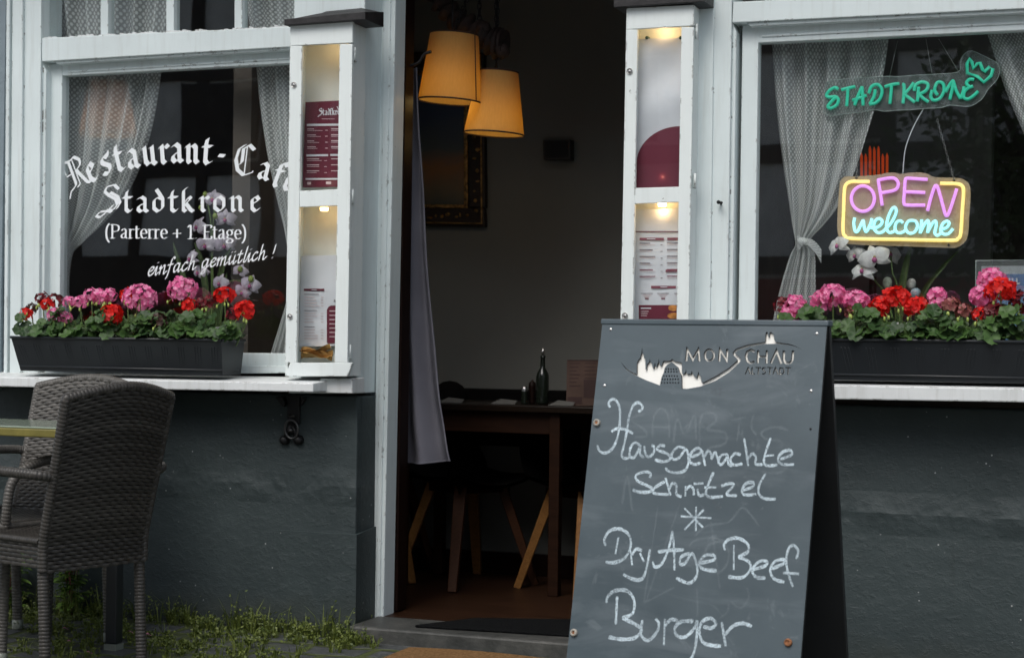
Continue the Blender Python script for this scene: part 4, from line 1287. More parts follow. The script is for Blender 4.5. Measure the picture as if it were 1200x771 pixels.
out = z([(35, 300), (42, 262), (62, 236), (200, 222), (420, 208), (470, 210), (600, 200), (700, 195), (850, 182), (862, 130), (872, 95), (895, 65), (930, 52), (980, 70), (1040, 100), (1085, 125), (1105, 168), (1085, 230), (1030, 290), (1000, 340), (940, 385), (880, 392), (800, 385), (740, 400), (640, 405), (560, 412), (480, 415), (400, 422), (330, 412), (250, 428), (170, 435), (90, 447), (45, 440), (25, 415), (28, 360)])
outs = [(v.x, v.y) for v in smooth([(x, y, 0) for x, y in out], 3, True)]
mb = MB(); mb.prism([P(x, y, Ys+.008) for x, y in outs], (0, .005, 0)); part(mb, 'backing', M['clear_acrylic'], cs)
mb = MB(); mb.tube([P(x, y, Ys+.010) for x, y in outs], .0016, 5, closed=True); part(mb, 'backing_edge', M['acrylic_edge'], cs)
gl = [[(115, 287), (98, 276), (65, 292), (44, 322), (62, 335), (100, 332), (118, 352), (104, 385), (70, 402), (53, 390), (80, 356), (100, 338)],
      [(135, 290), (180, 279), (220, 270)], [(176, 284), (172, 340), (168, 390)], [(216, 385), (236, 330), (262, 270)], [(262, 270), (266, 330), (268, 386)], [(202, 355), (290, 324)],
      [(342, 288), (335, 330), (308, 378)], [(303, 312), (320, 270), (358, 258), (384, 290), (374, 340), (345, 370), (306, 378)], [(400, 272), (445, 258), (490, 252)], [(442, 264), (438, 320), (432, 376)],
      [(508, 256), (519, 264), (517, 320), (512, 374)], [(578, 246), (552, 282), (519, 317)], [(519, 317), (550, 340), (584, 366)], [(608, 272), (604, 320), (600, 362)], [(580, 296), (592, 258), (630, 242), (664, 256), (655, 292), (610, 318)], [(610, 318), (640, 345), (668, 364)],
      [(690, 292), (682, 330), (700, 354), (740, 340), (763, 292), (755, 250), (722, 246), (706, 290), (724, 322)], [(772, 304), (800, 255), (820, 236), (812, 290), (798, 350)], [(820, 238), (840, 300), (864, 344)], [(864, 344), (880, 300), (886, 270)],
      [(946, 228), (920, 225), (900, 250), (922, 272), (940, 266)], [(922, 272), (890, 298), (884, 335), (910, 346), (945, 325), (972, 298)]]
neon(cs, 'letter', [z(s) for s in gl], Ys, 1.9, M['green_tube'])
neon(cs, 'crown', [z([(905, 188), (904, 130), (920, 100), (935, 122), (942, 160), (965, 130), (984, 126), (998, 165), (1012, 178), (1040, 150), (1062, 162), (1050, 205), (1006, 243), (968, 208)])], Ys, 2.0, M['green_tube'], (0,), 1)
M['tape'] = dull('old_tape', (.40, .38, .27), .6)
mb = MB(); mb.prism([P(*p, Ys+.0145) for p in z([(452, 280), (505, 265), (515, 345), (470, 360)])], (0, .001, 0)); mb.prism([P(*p, Ys+.0145) for p in z([(408, 250), (428, 248), (430, 365), (410, 366)])], (0, .001, 0))
part(mb, 'tape', M['tape'], cs)
mb = MB(); mb.prism([P(*p, Ys+.0145) for p in z([(920, 160), (960, 175), (1000, 190), (1020, 200), (1005, 222), (960, 200), (918, 185)])], (0, .001, 0)); part(mb, 'tape', M['tape'], cs)
for a, b in (((1052, 48, .135), (1042, 92, Ys+.012)), ((1085, 46, .135), (1092, 86, Ys+.012)), ((1100, 46, .135), (1126, 89, Ys+.012))):
    mb = MB(); mb.tube([P(*a), P(*b)], .0012, 5); part(mb, 'wire', M['chain'], cs)

z = from_zoom(975, 195, 7.059)
op = thing('open_sign', 'glowing neon sign reading OPEN welcome inside a yellow tube border', 'sign', P(1060, 246, Ys))
out = z([(60, 180), (70, 120), (110, 85), (200, 84), (380, 70), (450, 55), (520, 52), (560, 64), (600, 60), (700, 50), (790, 62), (850, 90), (1010, 95), (1090, 110), (1138, 155), (1146, 250), (1136, 400), (1125, 560), (1100, 625), (1040, 668), (960, 674), (560, 660), (150, 645), (80, 610), (45, 540), (48, 350)])
outs = [(v.x, v.y) for v in smooth([(x, y, 0) for x, y in out], 3, True)]
mb = MB(); mb.prism([P(x, y, Ys+.009) for x, y in outs], (0, .005, 0)); part(mb, 'backing', M['glow_acrylic'], op)
word = [[(255+95*math.sin(a), 268-105*math.cos(a)) for a in [k*math.pi/8 for k in range(16)]],
        [(415, 325), (400, 220), (384, 122), (400, 110), (500, 97), (540, 122), (546, 165), (512, 200), (405, 220)],
        [(790, 110), (700, 104), (622, 100), (606, 115), (600, 200), (594, 300), (612, 320), (690, 322), (770, 322)], [(605, 211), (690, 214), (770, 218)],
        [(790, 370), (815, 270), (845, 178), (860, 160), (875, 178), (905, 280), (935, 392), (950, 408), (965, 390), (1000, 290), (1032, 185)]]
neon(op, 'letter', [z(s) for s in word], Ys, 1.9, M['pink_tube'], (0,))
well = [[(187, 425), (180, 475), (192, 538), (214, 535), (240, 480), (258, 448), (264, 490), (278, 540), (296, 525), (320, 470), (330, 430)],
        [(318, 505), (350, 512), (398, 490), (415, 455), (390, 432), (357, 452), (345, 505), (370, 545), (410, 547), (450, 512), (495, 460), (530, 385), (524, 344), (498, 350), (465, 420), (450, 500), (468, 545), (500, 545), (525, 525)],
        [(586, 468), (562, 450), (530, 470), (522, 520), (545, 550), (585, 545), (612, 522)], [(660, 448), (626, 460), (608, 510), (634, 552), (680, 546), (706, 500), (695, 458)],
        [(742, 440), (738, 490), (728, 556)], [(730, 550), (762, 485), (790, 448), (800, 475), (790, 552)], [(792, 545), (828, 475), (856, 452), (862, 490), (850, 550), (870, 572), (900, 555)], [(902, 522), (948, 507), (970, 472), (950, 454), (916, 475), (900, 530), (925, 562), (965, 556), (1002, 516)]]
neon(op, 'letter', [z(s) for s in well], Ys, 1.75, M['blue_tube'], (3,))
neon(op, 'border_tube', [z([(310, 128), (235, 127), (165, 127), (122, 145), (103, 195), (96, 360), (91, 530), (110, 578), (170, 598), (560, 606), (980, 614), (1040, 600), (1065, 555), (1077, 380), (1088, 210), (1075, 162), (1030, 145), (960, 143), (895, 142)])], Ys, 2.0, M['yellow_tube'])
for a, b, n in (((1017, 47, .135), (1003.5, 208, Ys), 0), ((1098, 140, Ys+.016), (1118, 211, Ys), 1)):
    mb = MB(); A, B = P(*a), P(*b); L = (B-A).length; k = int(L/.009)
    for i in range(k):
        c = A.lerp(B, (i+.5)/k); q = Matrix.Rotation(R(90)*(i % 2), 3, 'Z')
        mb.tube([c+q @ Vector((.0028*math.cos(t), 0, .0062*math.sin(t))) for t in [j*math.pi/4 for j in range(8)]], .0008, 4, closed=True)
    part(mb, 'chain', M['chain'], op)
mb = MB(); mb.tube(smooth([P(1082, 128, Ys+.016), P(1070, 150, Ys+.02), P(1061, 175, Ys+.016), P(1058, 204, Ys+.016)], 5), .0019, 6); part(mb, 'cable', M['white_letter'], op)
for x, y in ((1003.5, 208.5), (1118, 211.5), (1111.5, 287)):
    mb = MB(); mb.lathe([(0, -.004), (.0035, -.004), (.0035, .01)], P(x, y, Ys+.005), 8, 0, Matrix.Rotation(R(-90), 3, 'X')); part(mb, 'screw', M['black_metal'], op)

# ================================================================== acrylic stand with a blue notice
Ya = .12
st = thing('notice_stand', 'clear acrylic stand holding a white and blue notice behind the geraniums', 'notice', P(1190, 410, Ya))
mb = MB(); mb.prism([P(x, y, Ya) for x, y in ((1143.5, 305), (1262, 304), (1262, 420), (1143.5, 420))], (0, .003, 0)); part(mb, 'stand_panel', M['clear_acrylic'], st)
mb = MB()
mb.tube([P(1143.5, 420, Ya), P(1143.5, 305.5, Ya), P(1262, 304, Ya), P(1262, 420, Ya)], .0022, 5, smooth=False); part(mb, 'stand_edge', M['acrylic_edge'], st)
mb = MB(); mb.prism([P(x, y, Ya+.004) for x, y in ((1150, 312), (1258, 311), (1258, 418), (1150, 418))], (0, .001, 0)); nt = part(mb, 'notice_sheet', M['white_letter'], st)
M['notice_blue'] = dull('notice_blue', (.05, .22, .62), .5)
M['cyan_blue'] = dull('notice_cyan', (.06, .36, .75), .5)
mb = MB()
mb.poly([P(x, y, Ya+.0034) for x, y in ((1152, 321.5), (1258, 320.5), (1258, 338), (1152, 338))], 0); mb.poly([P(x, y, Ya+.0034) for x, y in ((1152, 338), (1258, 338), (1258, 418), (1152, 418))], 1)
pen = Pen(mb, lambda x, y, k: P(x, -y, Ya+.0030-k), 1e-5)
for s in ([(1183, 326), (1183, 333)], [(1186.5, 326), (1186.5, 332.3), (1190, 332.3)], [(1191.5, 326), (1191.5, 332.3), (1195, 332.3)], [(1182, 336), (1190, 336)], [(1186, 336), (1186, 342)]):
    pen.stroke([Vector((x, -y)) for x, y in s], Vector((.7, 0)), .9, 2)
mb.build('print', [M['notice_blue'], M['cyan_blue'], M['white_letter']], nt, fix=False)

# warm glow further inside the second room: unclear, so given a made-up lantern with bars
Yl = .75
lt = thing('lantern', 'made-up orange lantern with upright bars for an unclear glow between curtain and open sign', 'lantern', P(1023, 210, Yl))
M['lantern_glow'] = emit('lantern_glow', (1., .10, .012), .17)
for k in range(7):
    x = 1008+k*5
    top = 188 if k % 2 else 183
    mb = MB(); mb.prism([P(x, top-4*(3-abs(3-k)), Yl), P(x+1.2, top-4*(3-abs(3-k))-4, Yl), P(x+2.6, top-4*(3-abs(3-k)), Yl), P(x+2.6, 232, Yl), P(x, 232, Yl)], (0, .012, 0)); part(mb, 'bar', M['lantern_glow'], lt)
mb = MB(); mb.prism([P(1005, 232, Yl-.01), P(1043, 232, Yl-.01), P(1043, 240, Yl-.01), P(1005, 240, Yl-.01)], (0, .12, 0)); part(mb, 'lantern_base', M['dark_wood'], lt)
mb = MB(); b = P(1024, 240, Yl+.05); mb.tube([b, Vector((b.x, b.y, .06))], .014, 10); part(mb, 'stand', M['dark_wood'], lt)
# ================================================================== chalkboard on the pavement
M['board_black'] = dull('board_black', (.010, .011, .012), .5, var=.3)
def chalkboard_mat():
    t = NT('chalkboard')
    cl = t.noise(2.6, 6, .62)
    c = t.ramp(cl, [(.28, (.040, .060, .072)), (.72, (.074, .102, .118))])
    wipe = t.noise(3.2, 5, .6, stretch=(.8, 1, 3.5), dist=.6)
    c = t.mix(t.ramp(wipe, [(.50, 0), (.85, .40)]), c, (.22, .255, .28))
    sw = t.noise(7, 6, .7, dist=2.2)
    c = t.mix(t.ramp(sw, [(.60, 0), (.70, .16), (.74, 0)]), c, (.30, .34, .36))
    dark = t.ramp(t.noise(13, 3), [(.70, 0), (.74, .5)])
    c = t.mix(dark, c, (.05, .065, .075))
    t.set(Base_Color=c, Roughness=t.ramp(cl, [(.3, .42), (.7, .58)]), Normal=t.bump(t.noise(140, 3), .08, .002))
    return t.mat
M['chalkboard'] = chalkboard_mat()
def chalk_mat(name, alpha, col=(.72, .82, .86)):
    t = NT(name)
    gr = t.noise(260, 3, .7); bl = t.noise(28, 4, .6)
    a = t.math('MULTIPLY', t.ramp(gr, [(.32, .22), (.56, 1)]), t.ramp(bl, [(.30, .45), (.60, 1)]))
    a = t.math('MULTIPLY', a, alpha)
    t.set(Base_Color=col, Roughness=.8, Alpha=a)
    return t.mat
M['chalk'] = chalk_mat('chalk', .86, (.64, .77, .84))
M['chalk_ghost'] = chalk_mat('wiped_chalk', .07)
M['silver_sheet'] = dull('silver_sheet', (.86, .86, .81), .45, .0, var=.06)

b_yaw, b_lean = R(-6.344), R(12.977)
APEX = Vector((.6887, -1.1307, 1.1387))
bd = Vector((math.cos(b_yaw), math.sin(b_yaw), 0))
bn0 = Vector((math.sin(b_yaw), -math.cos(b_yaw), 0))
bdn = Vector((0, 0, -1))*math.cos(b_lean) + bn0*math.sin(b_lean)
bn = bn0*math.cos(b_lean) + Vector((0, 0, 1))*math.sin(b_lean)
BW = .634
BLn = (APEX.z-.035)/math.cos(b_lean)
def uv_of(px, py):
    p = on_plane(px, py, APEX, bn)-APEX
    return Vector((p.dot(bd), p.dot(bdn)))
def at_board(u, v, lift=0.):
    return APEX + bd*u + bdn*v + bn*lift
ab = thing('chalkboard', 'freestanding black chalkboard with Monschau skyline cut out above handwritten menu offers', 'chalkboard', (APEX.x+.3, APEX.y, 0))
# --- front plate with the skyline and the name cut right through it
def plate():
    cu = bpy.data.curves.new('plate', 'CURVE'); cu.dimensions = '2D'; cu.fill_mode = 'BOTH'; cu.extrude = .0036
    def spl(pts):
        s = cu.splines.new('POLY'); s.points.add(len(pts)-1); s.use_cyclic_u = True
        for q, p in zip(s.points, pts): q.co = (p[0], -p[1], 0, 1)
    spl([(0, .004), (BW, .004), (BW, BLn), (0, BLn)])
    z = lambda pts: [uv_of(720+x/5.217, 370+y/5.217) for x, y in pts]
    tow = [(38, 281), (75, 322), (105, 342), (136, 356), (137, 290), (147, 268), (150, 264), (158, 258), (161, 240), (166, 228), (169, 190), (172, 228), (180, 240), (181, 258), (189, 266), (190, 326), (195, 332), (198, 298), (205, 290), (212, 284),
           (216, 262), (221, 284), (229, 292), (234, 318), (241, 326), (244, 300), (249, 286), (252, 312), (258, 316), (263, 290), (268, 290), (271, 260), (275, 288), (280, 306), (287, 308), (298, 276), (340, 275), (352, 263), (366, 275), (412, 286), (413, 352),
           (424, 358), (430, 346), (434, 350), (437, 324), (441, 350), (449, 358), (460, 352), (466, 358), (473, 336), (480, 356), (486, 366), (497, 372), (502, 384), (508, 360), (514, 340), (519, 362), (528, 372), (532, 404), (538, 410),
           (620, 368), (700, 318), (750, 274), (748, 262), (726, 240), (722, 224), (742, 202), (812, 177), (921, 158), (926, 100), (938, 100), (940, 130), (946, 132), (949, 100), (962, 100), (964, 108), (973, 112), (978, 150), (988, 160), (1080, 174), (1145, 203),
           (1080, 181), (986, 171), (920, 173), (820, 190), (752, 214), (736, 229), (776, 262), (764, 286), (700, 346), (620, 396), (530, 431), (450, 446), (412, 445), (410, 366), (396, 342), (388, 314), (352, 284), (324, 298), (306, 320), (302, 346), (288, 376), (278, 425), (200, 396), (120, 360), (72, 328)]
    spl(z(tow))
    for r, (y, n, x0, x1) in enumerate(((326, 5, 316, 378), (342, 5, 312, 382), (368, 6, 303, 384), (388, 7, 293, 390), (409, 7, 290, 392))):
        for k in range(n):
            x = x0+(x1-x0)*k/(n-1)
            spl(z([(x-3.6, y-5), (x+3.6, y-5), (x+3.6, y+5), (x-3.6, y+5)]))
    W = 14.5
    o2 = lambda pts, w=W: [(p.x, p.y) for p in outline(pts, w)]
    ring = lambda cx, cy, rx, ry: [(cx+rx*math.cos(t), cy+ry*math.sin(t)) for t in [k*math.pi/14 for k in range(28)]]
    spl(z(o2([(438, 277), (445, 206), (478, 268), (512, 206), (518, 278)])))
    spl(z(ring(580, 240, 34, 41))); spl(z(ring(580, 240, 21, 29)))
    spl(z(o2([(640, 279), (645, 206), (685, 272), (690, 203)])))
    spl(z(o2([(858, 218), (836, 208), (812, 220), (803, 248), (812, 276), (834, 288), (856, 280)])))
    spl(z([(872, 210), (885, 210), (884, 243), (924, 244), (925, 211), (938, 211), (935, 291), (922, 291), (923, 257), (883, 256), (882, 290), (869, 290)]))
    spl(z(o2([(956, 290), (990, 214), (1020, 292)])))
    spl(z(o2([(1036, 212), (1034, 266), (1044, 287), (1062, 291), (1080, 284), (1088, 266), (1092, 212)])))
    w = 7
    spl(z(o2([(800, 357), (818, 316), (832, 358)], w))); spl(z(o2([(842, 314), (840, 355), (858, 355)], w)))
    T = lambda x: [(x-17, 313), (x+17, 314), (x+17, 320), (x+4, 320), (x+2, 358), (x-5, 358), (x-3, 320), (x-17, 319)]
    spl(z(T(880))); spl(z(o2([(924, 320), (912, 316), (904, 326), (924, 342), (918, 355), (902, 354)], w))); spl(z(T(950)))
    spl(z(o2([(968, 358), (985, 317), (1000, 359)], w)))
    spl(z([(1008, 315), (1026, 315), (1040, 326), (1040, 346), (1026, 359), (1006, 359)])); spl(z([(1015, 322), (1024, 322), (1033, 330), (1033, 343), (1024, 352), (1014, 352)]))
    spl(z(T(1062)))
    ob = bpy.data.objects.new('tmp', cu); COL.objects.link(ob)
    me = bpy.data.meshes.new_from_object(ob.evaluated_get(bpy.context.evaluated_depsgraph_get()))
    bpy.data.objects.remove(ob); bpy.data.curves.remove(cu)
    for v in me.vertices:
        v.co = at_board(v.co.x, -v.co.y, v.co.z-.0036)
    me.name = 'front_plate'; me.materials.clear(); me.materials.append(M['chalkboard'])
    me.materials.append(M['board_black'])
    for p in me.polygons:
        p.use_smooth = False
        if abs(p.normal.dot(bn)) < .5: p.material_index = 1  # cut walls blackened to stand for shadow inside the openings
    o = bpy.data.objects.new('front_plate', me); COL.objects.link(o); o.parent = ab
    o.matrix_parent_inverse = Matrix.Translation(-ab.location)
    return o
fp = plate()
mb = MB()
mb.prism([at_board(*uv_of(x, y), -.0078) for x, y in ((722, 384), (946, 386), (944, 468), (722, 466))], -bn*.0008)
part(mb, 'silver_backing', M['silver_sheet'], ab)
mb = MB()                                                  # core behind the plate
mb.prism([at_board(u, v, -.0100) for u, v in ((.004, .006), (BW-.004, .006), (BW-.004, BLn-.002), (.004, BLn-.002))], -bn*.014)
part(mb, 'front_panel', M['board_black'], ab)
# rear panel
bdn2 = Vector((0, 0, -1))*math.cos(b_lean) - bn0*math.sin(b_lean)
bn2 = -bn0*math.cos(b_lean)+Vector((0, 0, 1))*math.sin(b_lean)
A2 = APEX - bn0*.036
mb = MB()
q = [A2+bd*u+bdn2*v for u, v in ((BW, .006), (0, .006), (0, BLn), (BW, BLn))]
mb.prism(q, -bn2*.018)
part(mb, 'rear_panel', M['board_black'], ab, .001)
mb = MB()                                                  # folded cap along the top
cap = [Vector((0, 0, .006))+bn*.004, Vector((0, 0, .010)), -bn0*.036+Vector((0, 0, .010)), -bn0*.036+Vector((0, 0, .006))+bn2*.004]
a = [APEX-bd*.004+bn*.003+bdn*.009, APEX-bd*.004+bn*.003+Vector((0, 0, .006)), A2-bd*.004+bn2*.003+Vector((0, 0, .006)), A2-bd*.004+bn2*.003+bdn2*.009]
mb.prism(a, bd*(BW+.008))
part(mb, 'top_cap', M['chalkboard'], ab, .003)
Rb = Matrix((bd, -bdn, bn)).transposed()
for px, py in ((715.5, 386), (957, 391), (708.3, 451.7), (950.3, 458)):
    mb = MB(); u = uv_of(px, py); c = at_board(u.x, u.y, 0)
    mb.lathe([(0, .0016), (.003, .0014), (.0048, .0002), (.0048, -.003)], c, 12, 0, Rb); mb.box(c+bn*.0016, (.004, .0008, .0004), 1, Rb)
    part(mb, 'screw', [M['steel'], M['black_metal']], ab)
M['rubber'] = dull('grey_rubber', (.30, .28, .24), .6)
M['rust_bolt'] = dull('rust_bolt', (.24, .095, .035), .7, var=.5, scale=200)
for k, (px, py) in enumerate(((700, 495.5), (673, 741), (924, 752.5))):
    mb = MB(); u = uv_of(px, py); c = at_board(u.x, u.y, 0)
    mb.lathe([(.0, .006), (.0045, .006), (.0048, .009), (.0085, .009), (.0100, .006), (.0100, 0)], c, 16, 0, Rb)
    mb.lathe([(0, .0068), (.0042, .0065)], c, 10, 1, Rb)
    part(mb, 'bolt', [M['rust_bolt'] if k == 2 else M['rubber'], M['rust_bolt']], ab)
mb = MB(); u = uv_of(950, 502.5); c = at_board(u.x, u.y, 0)
mb.lathe([(0, .001), (.003, .001), (.0035, -.002)], c, 8, 0, Rb); part(mb, 'screw', M['black_metal'], ab)

# --- handwriting
def chalk(name, zf, strokes, mat, wv, wh, par, lift=.0003, sm=5):
    for st in strokes:
        q = smooth([Vector((x, y, 0)) for x, y in zf(st)], sm)
        pts = [Vector((v.x, -v.y)) for v in q]
        mb = MB()
        n = len(pts)
        # one continuous ribbon whose width follows the direction, as chalk held flat does
        L, Rr = [], []
        for i, p in enumerate(pts):
            d = (pts[min(i+1, n-1)]-pts[max(i-1, 0)])
            d = d.normalized() if d.length > 1e-9 else Vector((1, 0))
            nr = Vector((-d.y, d.x))
            w = wv+(wh-wv)*abs(d.x)**2
            w *= 1+.16*math.sin(i*1.7+p.x)+random.uniform(-.05, .05)
            if i in (0, n-1): w *= .72
            L.append(p+nr*w/2); Rr.append(p-nr*w/2)
        lf = lift+random.uniform(0, .00012)
        idx = []
        for a, b in zip(L, Rr):
            ua, ub = uv_of(a.x, -a.y), uv_of(b.x, -b.y)
            idx.append((mb.vert(at_board(ua.x, ua.y, lf)), mb.vert(at_board(ub.x, ub.y, lf))))
        for (a, b), (c, d) in zip(idx, idx[1:]): mb.face((a, b, d, c))
        o = mb.build(name, mat, par, fix=False)
za = from_zoom(690, 460, 4.615); zb = from_zoom(690, 590, 4.262)
haus = [[(116, 80), (107, 60), (125, 36), (150, 45), (168, 90), (166, 180), (150, 260), (120, 310), (82, 326), (55, 310), (47, 284)],
        [(268, 103), (286, 92), (290, 72), (268, 54), (240, 70), (218, 130), (206, 210), (190, 285), (178, 335), (192, 355), (222, 350)], [(123, 212), (150, 195), (200, 200), (240, 222)],
        [(276, 284), (248, 270), (225, 300), (222, 342), (245, 350), (268, 312), (280, 284), (277, 330), (300, 352)], [(300, 288), (308, 335), (328, 346), (352, 322), (352, 290), (340, 286)],
        [(412, 290), (388, 284), (370, 308), (425, 330), (440, 358), (405, 373), (356, 362)], [(520, 300), (482, 294), (450, 328), (455, 358), (488, 352), (526, 306), (540, 370), (520, 420), (470, 433), (428, 422), (415, 405)],
        [(538, 352), (592, 334), (608, 310), (585, 300), (552, 330), (546, 370), (572, 388), (606, 378)], [(612, 312), (620, 350), (630, 395)], [(624, 350), (645, 314), (662, 335), (664, 362)], [(664, 362), (682, 322), (696, 352), (706, 388)],
        [(748, 332), (716, 340), (700, 372), (718, 388), (746, 352), (752, 338), (754, 382), (776, 398)], [(822, 336), (790, 330), (766, 362), (784, 390), (832, 384)],
        [(840, 246), (852, 320), (862, 396)], [(862, 358), (884, 330), (904, 348), (902, 385), (940, 388)], [(985, 244), (964, 300), (947, 365), (962, 394), (1022, 390)], [(950, 342), (1002, 338)],
        [(1036, 360), (1096, 336), (1090, 312), (1050, 320), (1024, 355), (1042, 386), (1110, 388)]]
schn = [[(330, 460), (334, 436), (302, 428), (257, 445), (262, 475), (312, 500), (346, 520), (322, 537), (272, 536), (238, 525)], [(412, 480), (380, 498), (352, 520), (356, 544), (432, 550)],
        [(415, 460), (430, 510), (442, 556)], [(436, 522), (452, 490), (474, 502), (474, 548), (502, 562)], [(524, 504), (522, 560)], [(524, 526), (548, 505), (566, 522), (568, 554)], [(588, 520), (598, 556), (628, 548)], [(568, 492), (620, 490)],
        [(675, 430), (648, 492), (634, 542), (656, 564), (726, 560)], [(625, 512), (690, 512)], [(716, 505), (765, 490), (784, 502), (745, 550), (802, 556)], [(826, 530), (884, 510), (890, 486), (852, 490), (828, 528), (846, 552), (906, 548)],
        [(956, 438), (922, 500), (920, 545), (950, 572), (1012, 575)]]
star = [[(536, 15), (535, 136)], [(478, 22), (570, 118)], [(574, 30), (478, 130)], [(460, 63), (612, 72)]]
dry = [[(84, 210), (78, 178), (102, 138), (150, 125), (198, 152), (210, 208), (182, 268), (130, 293), (84, 291)], [(148, 168), (133, 252)], [(208, 232), (217, 306)], [(214, 256), (238, 226), (266, 236)],
       [(256, 246), (276, 290)], [(306, 228), (286, 330), (264, 376), (220, 376), (172, 352)], [(320, 288), (330, 315), (366, 298), (400, 220), (418, 135)], [(418, 135), (426, 230), (428, 332)], [(345, 240), (410, 232), (476, 230)],
       [(504, 246), (462, 265), (456, 300), (482, 296), (516, 248), (540, 310), (538, 362), (500, 396), (436, 370)], [(556, 296), (624, 280), (626, 258), (582, 258), (552, 295), (572, 326), (640, 335)],
       [(680, 232), (676, 204), (700, 178), (748, 172), (794, 202), (794, 240), (746, 264)], [(746, 264), (800, 290), (806, 330), (765, 368), (696, 364)], [(725, 205), (724, 330)],
       [(816, 330), (880, 310), (890, 288), (852, 288), (816, 328), (836, 366), (882, 370)], [(910, 325), (970, 300), (976, 278), (930, 288), (906, 330), (926, 374), (976, 391)], [(1036, 275), (1046, 236), (1024, 208), (998, 225), (986, 290), (1000, 360), (1020, 415)], [(970, 344), (1050, 350)]]
burg = [[(88, 495), (96, 462), (130, 435), (190, 434), (226, 480), (220, 545), (168, 571)], [(168, 571), (230, 600), (264, 632), (226, 670), (162, 676), (100, 665)], [(142, 462), (138, 535), (135, 602)],
        [(268, 580), (260, 650), (296, 682), (340, 640), (350, 598), (334, 574)], [(380, 574), (375, 706)], [(379, 610), (410, 578), (444, 583)], [(522, 586), (462, 588), (430, 620), (440, 656), (482, 664), (528, 620), (541, 584), (536, 690), (516, 764), (478, 800)],
        [(572, 612), (612, 620), (635, 598), (608, 571), (566, 590), (552, 640), (570, 690), (610, 706), (660, 710)], [(664, 590), (674, 650), (684, 712)], [(680, 656), (718, 612), (768, 596), (814, 612)]]
chalk('chalk_writing', za, haus, M['chalk'], 2.4, 3.4, fp); chalk('chalk_writing', za, schn, M['chalk'], 2.4, 3.5, fp)
chalk('chalk_writing', zb, star, M['chalk'], 2.7, 3.1, fp); chalk('chalk_writing', zb, dry, M['chalk'], 2.4, 4.1, fp); chalk('chalk_writing', zb, burg, M['chalk'], 2.7, 4.5, fp)
ghost = [[(300, 120), (260, 125), (232, 150), (300, 200), (310, 235), (250, 240)], [(345, 245), (352, 130), (395, 85), (430, 130), (436, 245)], [(350, 185), (432, 185)], [(458, 270), (478, 140), (520, 225), (572, 120), (580, 255)],
         [(600, 285), (608, 130), (672, 112), (690, 150), (640, 200), (735, 215), (735, 275), (640, 300)], [(770, 150), (850, 130)], [(820, 135), (800, 265)], [(890, 120), (880, 190), (910, 230)], [(1080, 205), (1000, 185), (935, 215), (960, 250), (1040, 262), (1040, 300)],
         [(180, 600), (208, 450), (235, 640)], [(930, 430), (1040, 430), (1080, 380)]]
ghost2 = [[(345, 20), (275, 495)], [(455, 0), (285, 490)], [(275, 495), (425, 418)], [(610, 90), (655, 425)], [(530, 160), (590, 110), (700, 90), (770, 20), (850, 110)], [(500, 210), (540, 180), (620, 170), (690, 190)], [(700, 500), (690, 545), (650, 570)], [(540, 420), (545, 560)], [(790, 420), (800, 470), (760, 520), (710, 490)], [(590, 210), (660, 190), (700, 250), (670, 330), (600, 340), (570, 270), (590, 215)]]
chalk('wiped_chalk_trace', za, ghost, M['chalk_ghost'], 2.6, 3.2, fp, .00015); chalk('wiped_chalk_trace', zb, ghost2, M['chalk_ghost'], 2.2, 2.6, fp, .00015)
# ================================================================== wicker chairs and table on the paving
M['wicker'] = None
def wicker_mat(name, a, b):
    t = NT(name)
    g = t.new('ShaderNodeNewGeometry')
    c = t.ramp(g.outputs['Random Per Island'], [(0, a), (1, b)])
    c = t.mix(t.ramp(t.noise(55, 3), [(.4, .5), (.7, 0)]), c, [x*.55 for x in a])
    n = t.noise(300, 2, stretch=(.3, .3, 1))
    t.set(Base_Color=c, Roughness=.42, Normal=t.bump(n, .15, .001))
    t.bsdf.inputs['Specular IOR Level'].default_value = .4
    return t.mat
M['wicker'] = wicker_mat('shaded_brown_wicker', (.030, .028, .025), (.068, .063, .056))  # darker copy: shade on the front chair's back put into the colour
M['wicker_lit'] = wicker_mat('lit_grey_wicker', (.075, .071, .064), (.135, .128, .116))  # lighter copy of the same wicker, light on its front put into the colour
M['weave_shade'] = dull('weave_shadow', (.012, .010, .009), .9)  # near-black sheets behind the strands stand in for shade in the gaps
M['ferrule'] = dull('ferrule', (.20, .22, .19), .5, .3)

def weave(mb, fn, W, H, row=.0120, col=.022, amp=.0031, m=0):
    """woven strands over a surface fn(u, v) -> (point, normal): rows of flat strands passing over and under uprights"""
    rows = max(2, int(H/row)); cols = max(3, int(W/col))
    for r in range(rows):
        prev = None
        for i in range(cols*2+1):
            u = i/(cols*2)
            ph = math.sin(math.pi*(i/2.)*1.0 + (math.pi/2 if r % 2 else -math.pi/2)*1.0)
            off = amp*(math.cos(math.pi*i/2+ (0 if r % 2 else math.pi)))
            va, vb = (r+.06)/rows, (r+.94)/rows
            vm = (va+vb)/2
            pa, na = fn(u, va); pm, nm = fn(u, vm); pb, nb = fn(u, vb)
            cur = (mb.vert(pa+na*(off-.0009)), mb.vert(pm+nm*(off+.0012)), mb.vert(pb+nb*(off-.0009)))
            if prev:
                mb.face((prev[0], cur[0], cur[1], prev[1]), m, None, True); mb.face((prev[1], cur[1], cur[2], prev[2]), m, None, True)
            prev = cur

